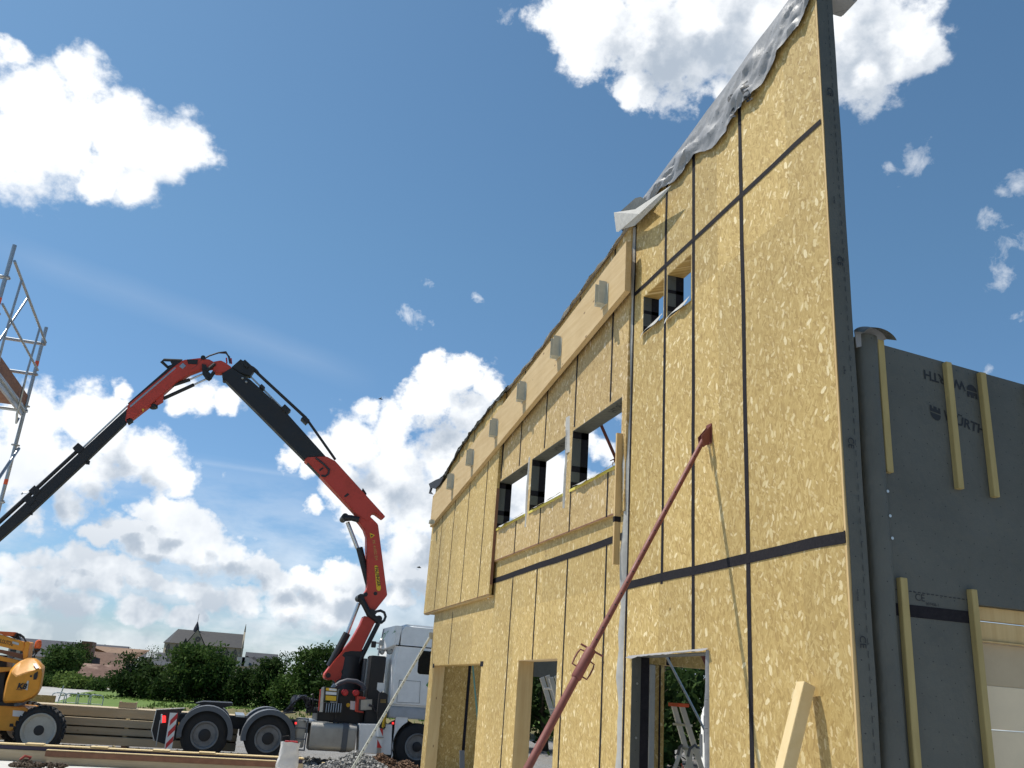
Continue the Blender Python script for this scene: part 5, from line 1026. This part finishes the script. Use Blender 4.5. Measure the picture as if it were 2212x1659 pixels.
# rubble piles
def pile(name,cx,cy,rx,ry,h,m,label,seed,nst=260):
    mb=MB(); n,rr=48,18; vs=[V((cx,cy,GZ+h))]
    for j in range(1,rr+1):
        q=j/rr
        for i in range(n):
            a=2*math.pi*i/n; e=1+.18*noise.noise((math.cos(a)*1.5,math.sin(a)*1.5,seed)); x=math.cos(a)*rx*q*e; y=math.sin(a)*ry*q*e
            z=h*(1-q)**.8*(1+.0)+(.07*noise.noise((x*4,y*4,seed))+.035*noise.noise((x*11,y*11,seed)))*(1-q*.7); vs.append(V((cx+x,cy+y,GZ+max(z,-.01))))
    fs=[(0,1+i,1+(i+1)%n) for i in range(n)]+[(1+(j-1)*n+i,1+j*n+i,1+j*n+(i+1)%n,1+(j-1)*n+(i+1)%n) for j in range(1,rr) for i in range(n)]; mb.add(vs,fs)
    o=mb.build(name,m,None,smooth=False,label=label,cat='rubble'); 
    rg=random.Random(seed); k=MB()
    for s_ in range(nst):
        v=vs[rg.randrange(len(vs))]+V((rg.uniform(-.06,.06),rg.uniform(-.06,.06),.004)); r=rg.uniform(.010,.032)
        ax=[V((rg.gauss(0,1),rg.gauss(0,1),rg.gauss(0,1))).normalized() for _ in range(3)]; k.obox(v,ax[0]*r,ax[0].cross(ax[1]).normalized()*r*.7,ax[0].cross(ax[0].cross(ax[1])).normalized()*r*.8)
    so=k.build('rubble_stones','stones' if m!='soil' else 'soil',None); so['kind']='stuff'; return o
q=py(775,1640,19.6); pile('rubble_pile',q.x,19.7,1.0,.8,.50,'gravel','heap of grey crushed stone before the truck fuel tank',1,2200)
q=py(822,1640,19.9); pile('rubble_pile',q.x+.05,20.1,.70,.6,.44,'soil','brown earthy heap beside the grey stone heap, by the outrigger foot',2,1100)
q=py(866,1640,20.0); pile('rubble_pile',q.x+.15,20.3,.7,.5,.32,'soil','low reddish earth heap near the truck front wheel',3,700)
q=py(-150,1286,CY); MB().obox(q,(.12,0,.11),(0,.12,0),(.06,0,-.07)).build('jib_tip','crane_red',t_crane); MB().tube([q+V((0,0,-.05)),q+V((0,0,-.45)),q+V((.07,0,-.55)),q+V((.0,0,-.62)),q+V((-.07,0,-.55))],.02,8).build('hook','galv',t_crane,smooth=True)
rg=random.Random(9); k=MB()
for s_ in range(5200):
    x=rg.uniform(-4.2,5.2); y=18.4+rg.random()**1.5*6; r=rg.uniform(.012,.034); ax=[V((rg.gauss(0,1),rg.gauss(0,1),rg.gauss(0,1))).normalized() for _ in range(2)]; c_=ax[0].cross(ax[1]).normalized(); k.obox((x,y,GZ+r*.4),ax[0]*r,c_*r*.7,ax[0].cross(c_)*r*.8)
so=k.build('loose_gravel','stones',None); so['kind']='stuff'
q=py(845,1645,19.0); mb=MB(); vs=[]
for j in range(9):
    for i in range(15): x=-.3+.6*i/14; y=-.22+.44*j/8; vs.append((q.x+.1+x,19.1+y,GZ+.14+.12*noise.noise((x*5,y*5,1))-.1*abs(x)))
mb.add(vs,[(j*15+i,j*15+i+1,(j+1)*15+i+1,(j+1)*15+i) for j in range(8) for i in range(14)]); mb.build('plastic_sheet','tarp',None,smooth=True,label='crumpled pale blue plastic sheet beside the reddish earth heap',cat='sheet')
for i,(x,lb) in enumerate(((700,'left'),(735,'middle'),(775,'right'))): q=py(x,1618,22); beam('wood_block',q.x,q.x+.42,21.95,22.2,GZ,GZ+.10,'plank','squared %s wood block lying on gravel beneath the truck tank'%lb,'block','wood blocks under the truck',.006)
q=py(120,1600,23.6); k=MB(); qq=py(243,1603,23.4); k.prism([(qq.x-.07,23.4,GZ+.0),(qq.x+.09,23.4,GZ),(qq.x+.08,23.4,GZ+.11),(qq.x+.02,23.4,GZ+.13)],(0,.08,0)); k.build('wood_offcut','plank',None,label='small cut wedge of timber lying at the foot of the beam stack',cat='offcut')
# ------------------------------------------------------------------ scaffold tower at upper left
t=thing('scaffold_tower',(-4,12,0),'galvanised scaffold tower with timber deck and guard frames at the left edge','scaffold')
SX,SY0,SY1=-3.14,10.72,13.0
def tb(name,pts,r=.0242,m='galv',parent=None): return MB().tube(pts,r,10).build(name,m,parent or t,smooth=True)
for xx in (SX,SX-1.1):
    for yy in (SY0,SY1):
        ps_=tb('standard',[(xx,yy,0.02),(xx,yy,6.03 if yy==SY1 else 6.2)]); MB().box((xx-.075,yy-.075,0),(xx+.075,yy+.075,.015)).build('foot_plate','galv',t)
        for z in (5.45,3.78,1.9): MB().lathe((xx,yy,z),(0,0,1),[(0,.0255),(.07,.0255)],12).build('marking_band','ladred',ps_)
        for z in (5.78,5.33,4.87,4.32,3.55,2.9,1.9): MB().lathe((xx,yy,z-.006),(0,0,1),[(0,.055),(.01,.055)],14).build('rosette','galv',ps_)
for yy in (SY0,SY1):
    for z in (5.78,5.33,4.80,3.55,1.9): tb('ledger',[(SX+.04,yy,z),(SX-1.14,yy,z)])
for xx in (SX,SX-1.1):
    for z in (4.80,1.9): tb('ledger',[(xx,SY0+.03,z),(xx,SY1-.03,z)])
    tb('brace',[(xx+.05,SY1,4.28),(xx+.05,SY0,2.2)],.02)
for xx in (SX+.045,):
    tb('guard_frame',[(xx,SY0,6.0),(xx,SY1-.02,5.80)],.017)
    tb('guard_frame',[(xx,SY0,5.45),(xx,SY1-.05,5.38)],.015)
    for y_,z_ in ((SY0+.45,5.95),(SY1-.5,5.84)):
        tb('guard_frame',[(xx,y_,z_),(xx,y_-.05,5.2),(xx,y_+.0,4.62),(xx,y_+.07,4.52),(xx,y_+.13,4.60)],.0145)
    tb('guard_frame',[(xx,SY0+.9,5.92),(xx,SY0+.1,4.9)],.0145); tb('guard_frame',[(xx,SY1-.1,5.1),(xx,SY0+.5,5.95)],.0145) if False else None
dk=MB().box((SX-1.06,SY0+.05,4.85),(SX-.04,SY1-.05,4.90)).build('deck','brownwood',t)
for k_ in (0,1,2): MB().box((SX-1.06+.34*k_,SY0+.04,4.82),(SX-1.03+.34*k_,SY1-.04,4.849)).build('deck_frame','galv',t)
MB().box((SX-.035,SY0+.03,4.86),(SX-.005,SY1-.03,5.02)).build('toe_board','brownwood',t); MB().box((SX-1.1,SY0+.03,4.86),(SX-1.07,SY1-.03,5.02)).build('toe_board','brownwood',t)
MB().box((SX-.03,SY0+.03,4.72),(SX+.0,SY1-.03,4.855)).build('deck_beam','galv',t)
# ------------------------------------------------------------------ far side: racks, houses, church
zr=GZ
rk=None
for i,x in enumerate((124.5,151.5,178.5,205.5)):
    q=pz(x,1521,GZ); q.y=45; q=V((py(x,1521,45).x,45,GZ)); w=.29; h=.58; k=MB()
    pts=[(-w,0,0),(-w,0,h-.15)]+[(-w+.15-.15*math.cos(R(a)),0,h-.15+.15*math.sin(R(a))) for a in (30,60,90)]+[(w-.15+.15*math.cos(R(a)),0,h-.15+.15*math.sin(R(a))) for a in (90,60,30)]+[(w,0,h-.15),(w,0,0)]
    k.tube([q+V(p) for p in pts],.022,6); k.tube([q+V((-w,0,.2)),q+V((w,0,.2))],.018,6)
    k.build('bike_rack','galv',None,label=['leftmost grey hoop rack, beside the thin post','second grey hoop rack from the post','third grey hoop rack from the post','rightmost grey hoop rack, nearest the earth bank'][i],cat='bike rack',group='hoop bike racks on the grass')
a=py(123,1520,46); k=MB(); k.tube([V((a.x,46,GZ)),V((a.x+.12,46,py(130,1481,46).z))],.03,6); k.build('thin_post','galv',None,label='thin leaning grey post beside the leftmost hoop rack',cat='post')
def house(name,label,Y,xl,xr,ye,yr,dep,mw,mr_,hip=0,group=None,win=0,ov=.4,cat='house',roofonly=False,base=GZ):
    # xl,xr: frame x of the eaves ends, ye/yr: frame y of eave and ridge; ridge along X
    a,b=py(xl,ye,Y),py(xr,ye+(xr-xl)*.06,Y); ze=(a.z+b.z)/2; zr=py((xl+xr)/2,yr,Y+dep/2).z
    t=thing(name,((a.x+b.x)/2,Y+dep/2,base),label,cat,group)
    MB().box((a.x,Y,base),(b.x,Y+dep,ze)).build('wall',mw,t)
    h=hip*(dep/2); k=MB(); x0,x1,y0,y1=a.x-ov,b.x+ov,Y-ov,Y+dep+ov
    k.add([(x0,y0,ze),(x1,y0,ze),(x1,y1,ze),(x0,y1,ze),(x0+h,(y0+y1)/2,zr),(x1-h,(y0+y1)/2,zr)],[(0,1,5,4),(1,2,5),(2,3,4,5),(3,0,4),(0,3,2,1)]); k.build('roof',mr_,t)
    if win:
        for i in range(win):
            xx=a.x+(b.x-a.x)*(i+.5)/win; MB().box((xx-.45,Y-.05,ze-1.9),(xx+.45,Y+.02,ze-.6)).build('window','glass',t)
    return t,a,b,ze,zr
house('long_house','long pale building with a dark roof, behind the leftmost tree',170,20,150,1395,1381,16,'white_wall','darkroof',win=6)
house('house','grey roofed house with a skylight, left of the leftmost tree',120,78,128,1418,1399,9,'white_wall','slate',win=2)
house('roofless_wall_house','low house with a patched old tile roof above the light hedge',95,166,256,1461,1434.5,7,'stone','patchtile',ov=.1)
tt,a,b,ze,zr=house('tiled_house','house with an old brown tile roof and dark chimney wall, above the patched roof',106,187,262,1441,1409,9,'stone','oldtile',ov=.1)
MB().box((a.x-1.0,106,GZ),(a.x+.1,109,zr+.9)).build('chimney','brownwood',tt)
house('hipped_house','house with a buff hipped roof rising over the old tile roof',125,208,276,1425,1398,12,'white_wall','cleantile',hip=1)
house('dark_roof_house','house with a dark roof half hidden behind the buff hipped roof',145,196,262,1408,1393,10,'white_wall','darkroof')
tt,a,b,ze,zr=house('slate_house','slate roofed house left of the church with small roof window',160,306,352,1426,1408,10,'white_wall','slate',win=3); q=py(327,1413,160); MB().obox((q.x,161.4,q.z),(.8,0,0),(0,.05,0),(0,.4,.5)).build('roof_window','leadwhite',tt)
house('low_house','low pale outbuilding at the foot of the church',120,331,357,1436,1428,6,'white_wall','slate',win=2)
tt,a,b,ze,zr=house('mansard_house','pale house with dormers to the right of the church',190,512,568,1436,1417,12,'white_wall','slate',hip=.6,win=4)
for xx in (520,530): q=py(xx,1430,189.6); MB().box((q.x-.7,189.4,q.z-.8),(q.x+.7,191.5,q.z+.9)).build('dormer','leadwhite',tt)
house('long_roof_house','long low roofed house behind the house with dormers',215,534,598,1424,1411,12,'white_wall','slate',win=4)
# church
CYc=280
t=thing('church',(py(440,1440,CYc).x,CYc+6,GZ),'pale stone church with steep slate roof, side gable with round window and thin spire','church')
c=lambda x,y,Y=CYc:py(x,y,Y)
el,er=c(354,1388),c(522,1399.5); zev=(el.z+er.z)/2; rl,rr_=c(385,1358,CYc+6),c(525,1371,CYc+6); zrd=(rl.z+rr_.z)/2
MB().prism([(el.x+1.6,CYc,GZ),(er.x,CYc,GZ),(er.x,CYc+12,GZ),(el.x+1.6,CYc+12,GZ),(el.x,CYc+8.5,GZ),(el.x,CYc+3.5,GZ)],(0,0,zev-GZ)).build('wall','stone',t)
MB().add([(el.x+1.3,CYc-.5,zev),(er.x,CYc-.5,zev),(er.x,CYc+12.5,zev),(el.x+1.3,CYc+12.5,zev),(el.x-.4,CYc+8.7,zev),(el.x-.4,CYc+3.3,zev),(rl.x,CYc+6,zrd),(er.x,CYc+6,zrd)],[(0,1,7,6),(1,2,7),(2,3,6,7),(3,4,6),(4,5,6),(5,0,6),(5,4,3,2,1,0)]).build('roof','slate',t)
MB().prism([(er.x,CYc-.6,GZ),(er.x,CYc+12.6,GZ),(er.x,CYc+12.6,zev),(er.x,CYc+6,zrd+.9),(er.x,CYc-.6,zev)],(.5,0,0)).build('gable_wall','stone',t)
MB().tube([(er.x+.25,CYc+6,zrd+.8),(er.x+.25,CYc+6,zrd+1.6),(er.x+.25,CYc+6,zrd+3.0)],[.25,.2,.05],6).build('cross','stone',t)
MB().tube([(er.x+.25,CYc-.4,zev),(er.x+.25,CYc-.4,zev+2.4)],[.35,.05],6).build('pinnacle','stone',t)
ta,tb1,tap=c(402.5,1391,CYc-3),c(441,1392,CYc-3),c(427,1360,CYc-3)
xm=(ta.x+tb1.x)/2; zt0=(ta.z+tb1.z)/2
MB().prism([(ta.x,CYc-3,GZ),(tb1.x,CYc-3,GZ),(tb1.x,CYc-3,zt0),(xm,CYc-3,tap.z),(ta.x,CYc-3,zt0)],(0,3.4,0)).build('transept','stone',t)
MB().add([(ta.x-.3,CYc-2.8,zt0),(xm,CYc-2.8,tap.z+.25),(tb1.x+.3,CYc-2.8,zt0),(ta.x-.3,CYc+5,zt0),(xm,CYc+5,tap.z+.25),(tb1.x+.3,CYc+5,zt0)],[(0,1,4,3),(1,2,5,4)]).build('roof','slate',t)
q=c(427.5,1381,CYc-3); MB().lathe((q.x,CYc-3.06,q.z),(0,1,0),[(0,.75),(.1,.75)],20).build('rose_window','glass',t); MB().lathe((q.x,CYc-3.12,q.z),(0,1,0),[(0,.18),(.05,.18)],10).build('rose_boss','stone',t)
for xx in (ta.x,tb1.x): MB().prism([(xx-.35,CYc-4.2,GZ),(xx+.35,CYc-4.2,GZ),(xx+.35,CYc-4.2,zt0-3),(xx-.35,CYc-4.2,zt0-3)],(0,1.2,0)).build('buttress','stone',t)
for x,y in ((361,1407),(379,1408),(506,1419),(487,1417),(468,1416)):
    q=c(x,y,CYc-.06); k=MB(); k.prism([(q.x-.45,CYc-.08,q.z-2.2),(q.x+.45,CYc-.08,q.z-2.2),(q.x+.45,CYc-.08,q.z+1.2),(q.x+.3,CYc-.08,q.z+1.8),(q.x,CYc-.08,q.z+2.2),(q.x-.3,CYc-.08,q.z+1.8),(q.x-.45,CYc-.08,q.z+1.2)],(0,.1,0)); w_=k.build('window','glass',t); MB().box((q.x-.06,CYc-.12,q.z-2.2),(q.x+.06,CYc-.085,q.z+1.6)).build('mullion','stone',w_)
for x in (370,449,478,496,517): q=c(x,1410,CYc); MB().prism([(q.x-.3,CYc-1.3,GZ),(q.x+.3,CYc-1.3,GZ),(q.x+.3,CYc-.7,zev-1.5),(q.x-.3,CYc-.7,zev-1.5)],(0,.9,0)).build('buttress','stone',t)
q=c(424.5,1358,CYc+6); MB().tube([(q.x,CYc+6,zrd-.5),(q.x,CYc+6,zrd+.8),(q.x,CYc+6,zrd+2.6)],[.95,.7,.06],8).build('spire','darkroof',t); MB().tube([(q.x,CYc+6,zrd+2.5),(q.x,CYc+6,c(431,1326,CYc+6).z)],.06,5).build('spire_rod','darkroof',t)
q=c(400,1386,CYc-.2); MB().prism([(q.x-.7,CYc-.2,q.z-.9),(q.x+.7,CYc-.2,q.z-.9),(q.x,CYc-.2,q.z+1.1)],(0,2,0)).build('dormer','slate',t)
# ------------------------------------------------------------------ trees and bushes
def tree(name,label,cx,cy,w,h,n,m,seed,leaf=.22,trunk=True,zb=GZ,low=.12,group=None,cat='tree',gap=.0,dy=None,clump=26,sq=.55):
    rg=random.Random(seed); t=thing(name,(cx,cy,zb),label,cat,group); dy=dy or w*.8
    top=V((cx,cy,zb+h)); cl=[]
    if trunk:
        k=MB(); kx=rg.uniform(-.2,.2); k.tube([V((cx,cy,zb-.05)),V((cx+kx,cy,zb+h*.3)),V((cx+kx*2,cy+.1,zb+h*.62)),V((cx+kx,cy,zb+h*.85))],[h*.035,h*.027,h*.016,h*.005],8)
        for i in range(7):
            a=rg.uniform(0,6.28); z0=zb+h*rg.uniform(.22,.6); L=w*rg.uniform(.25,.42); k.tube([V((cx+kx,cy,z0)),V((cx+kx+math.cos(a)*L*.5,cy+math.sin(a)*L*.5,z0+h*.10)),V((cx+kx+math.cos(a)*L,cy+math.sin(a)*L,z0+h*.22))],[h*.014,h*.009,h*.003],6)
        k.build('trunk','bark',t,smooth=True)
    while len(cl)<n//clump:
        u=V((rg.uniform(-1,1),rg.uniform(-1,1),rg.uniform(-1,1)))
        e=1+.34*noise.noise((u.x*1.7+seed,u.y*1.7,u.z*1.7))+.16*noise.noise((u.x*4+seed,u.y*4,u.z*4))
        if u.length>e or u.length<.42*rg.random(): continue
        zc=zb+h*low+(h*(1-low))*(.5+.5*u.z*.96); f=1.0 if u.z<.2 else 1.0
        cl.append(V((cx+u.x*w/2,cy+u.y*dy/2,zc)))
    vs=[];fs=[]
    for c_ in cl:
        if noise.noise((c_.x*.8,c_.y*.8,c_.z*.8+seed))<-.28+gap: continue
        r=leaf*rg.uniform(1.6,3.2)
        for _ in range(clump):
            o=V((rg.gauss(0,1),rg.gauss(0,1),rg.gauss(0,sq)))*r*.55; p=c_+o; p.z=max(p.z,zb+.03)
            a=V((rg.gauss(0,1),rg.gauss(0,1),rg.gauss(0,1))).normalized(); b=a.cross(V((rg.gauss(0,1),rg.gauss(0,1),rg.gauss(0,1)))).normalized(); s=leaf*rg.uniform(.35,.75)
            i=len(vs); vs+=[p-a*s,p-b*s*.45,p+a*s,p+b*s*.45]; fs.append((i,i+1,i+2,i+3))
    me=bpy.data.meshes.new('crown'); me.from_pydata(vs,[],fs); me.materials.append(M[m]); o=bpy.data.objects.new('crown' if trunk else 'foliage',me); COL.objects.link(o); o.parent=t; o.matrix_parent_inverse=Matrix.Translation(-t.location)
    return t
def ptree(name,label,x0,x1,ytop,Y,n,m,seed,**k):
    a,b=py(x0,1440,Y),py(x1,1440,Y); h=py((x0+x1)/2,ytop,Y).z-GZ; return tree(name,label,(a.x+b.x)/2,Y,b.x-a.x,h,n,m,seed,**k)
G='trees and bushes beyond the truck'
ptree('tree','dark round tree behind the leftmost light green tree',118,188,1382,100,3800,'leaf_dark',1,group=G,low=.2)
ptree('tree','leftmost tree, mid green and ragged, just right of the orange beacon',92,172,1393,84,5200,'leaf_mid',2,group=G,low=.05,leaf=.25)
ptree('bush','bright green rounded bush at the edge of the grey track',131,168,1449,80,1800,'leaf_light',3,trunk=False,group=G,cat='bush',low=0)
ptree('bush','low hedge running right from the bright rounded bush',150,215,1464,79,2200,'leaf_light',4,trunk=False,group=G,cat='bush',low=0)
ptree('bush','low dark tipped hedge ending at the big dark hedge tree',205,262,1467,78,2000,'leaf_mid',5,trunk=False,group=G,cat='bush',low=0)
ptree('bush','rough green scrub under the leftmost tree by the track',60,140,1462,81,2200,'leaf_mid',6,trunk=False,group=G,cat='bush',low=0)
ptree('tree','big dark dome shaped tree with its crown down to the grass, left of the church',248,326,1414,66,6500,'leaf_dark',7,group=G,low=.0)
ptree('tree','dark low tree between the dome tree and the broad tree under the church',305,362,1440,65,4000,'leaf_dark',8,group=G,low=.0)
ptree('tree','broad tree with lit green top standing before the church',366,505,1391,64,9500,'leaf_mid',9,group=G,low=.12,leaf=.24)
ptree('bush','dark undergrowth beneath the broad tree before the church',340,420,1462,63,3200,'leaf_dark',10,trunk=False,group=G,cat='bush',low=0)
ptree('bush','dark undergrowth at the right foot of the broad tree before the church',430,520,1458,63.5,3600,'leaf_dark',11,trunk=False,group=G,cat='bush',low=0)
ptree('bush','pale bush glimpsed under the crown of the broad tree',390,455,1468,68,1400,'leaf_light',22,trunk=False,group=G,cat='bush',low=0)
ptree('tree','dark tree right of the church, before the house with dormers',500,556,1444,62,3600,'leaf_dark',12,group=G,low=.0)
ptree('tree','dark slim topped tree over the coiled hoses of the truck',556,616,1421,61,4600,'leaf_dark',13,group=G,low=.0)
ptree('tree','green bushy tree just left of the red crane column',634,742,1390,58,8600,'leaf_mid',14,group=G,low=.0)
ptree('bush','mixed scrub below the crane column, left of the truck cab',596,690,1452,59,4200,'leaf_mid',15,trunk=False,group=G,cat='bush',low=0)
ptree('bush','dark scrub behind the crane control stand',680,800,1432,57,4600,'leaf_dark',16,trunk=False,group=G,cat='bush',low=0)
ptree('tree','dark tree partly hidden behind the truck cab',745,900,1425,60,5200,'leaf_dark',17,group=G,low=.0)
ptree('tree','thin sparse tree left of the church with sky showing through',305,346,1388,150,420,'leaf_mid',18,group=G,low=.35,gap=.25,leaf=.28,clump=7)
ptree('tree','sparse feathery tree right of the house with dormers',585,640,1408,120,900,'leaf_dark',19,group=G,low=.2,gap=.15,leaf=.28,clump=9)
ptree('tree','small dark conifer beside the buff hipped roof',252,272,1397,180,700,'leaf_dark',20,group=G,low=.1,leaf=.5)
ptree('tree','dark round treetop rising behind the dark roof',216,240,1391,200,700,'leaf_dark',21,group=G,low=.2,leaf=.5)
ptree('tree','low dark trees right of the small conifer',262,300,1404,190,800,'leaf_dark',23,group=G,low=.0,leaf=.5)
ptree('bush','distant dark clump between the dome tree and the slate roofed house',296,346,1429,140,700,'leaf_dark',24,trunk=False,group=G,cat='bush',low=0,leaf=.4)
G2='trees behind the building'
for i,(x,y,w,h,m,lb) in enumerate([(15,30,8,8,'leaf_dark','tall dark tree behind the large doorway'),(20,33,9,9,'leaf_dark','tall dark tree further right behind the large doorway'),(26,35,10,9,'leaf_dark','wide dark tree behind the gable side of the building'),(11.6,33,6,4.4,'leaf_dark','dark tree seen past the ladder in the middle doorway'),(12.3,42,5,5,'leaf_mid','green tree seen at the top of the middle doorway'),(12.5,27,5,3.2,'leaf_dark','dark undergrowth behind the large doorway'),(17.5,27.5,6,3.4,'leaf_dark','dark undergrowth right of the tall dark tree')]):
    tree('tree',lb,x,y,w,h,5200,m,40+i,group=G2,low=.0,leaf=.26)
# power line over the houses and three birds
a=py(512,1418,200); b=py(640,1409,200); k=MB(); pts=[a.lerp(b,i/10)-V((0,0,.6*math.sin(math.pi*i/10))) for i in range(11)]; k.tube([a-(b-a)*.6]+pts+[b+(b-a)*.6],.03,4); k.build('power_line','black',None,label='thin dark overhead wire running right from the church',cat='wire')
for i,(x,y,Y,lb) in enumerate(((905,1226,60,'tiny dark bird in flight right of the crane arm, low by the wall'),(822,862,60,'tiny dark bird in flight beside the cloud above the crane boom'))):
    q=py(x,y,Y); t=thing('bird',q,lb,'bird','small birds in flight'); k=MB(); k.tube([q+V((-.16,0,0)),q+V((-.06,0,.02)),q+V((.10,0,.0)),q+V((.17,0,.0))],[.006,.045,.035,.004],8); k.add([q+V((-.04,0,.02)),q+V((.05,0,.02)),q+V((.02,-.28,.10))],[(0,1,2)]); k.add([q+V((-.04,0,.02)),q+V((.05,0,.02)),q+V((.02,.28,.12))],[(0,1,2)]); k.build('body','black',t)
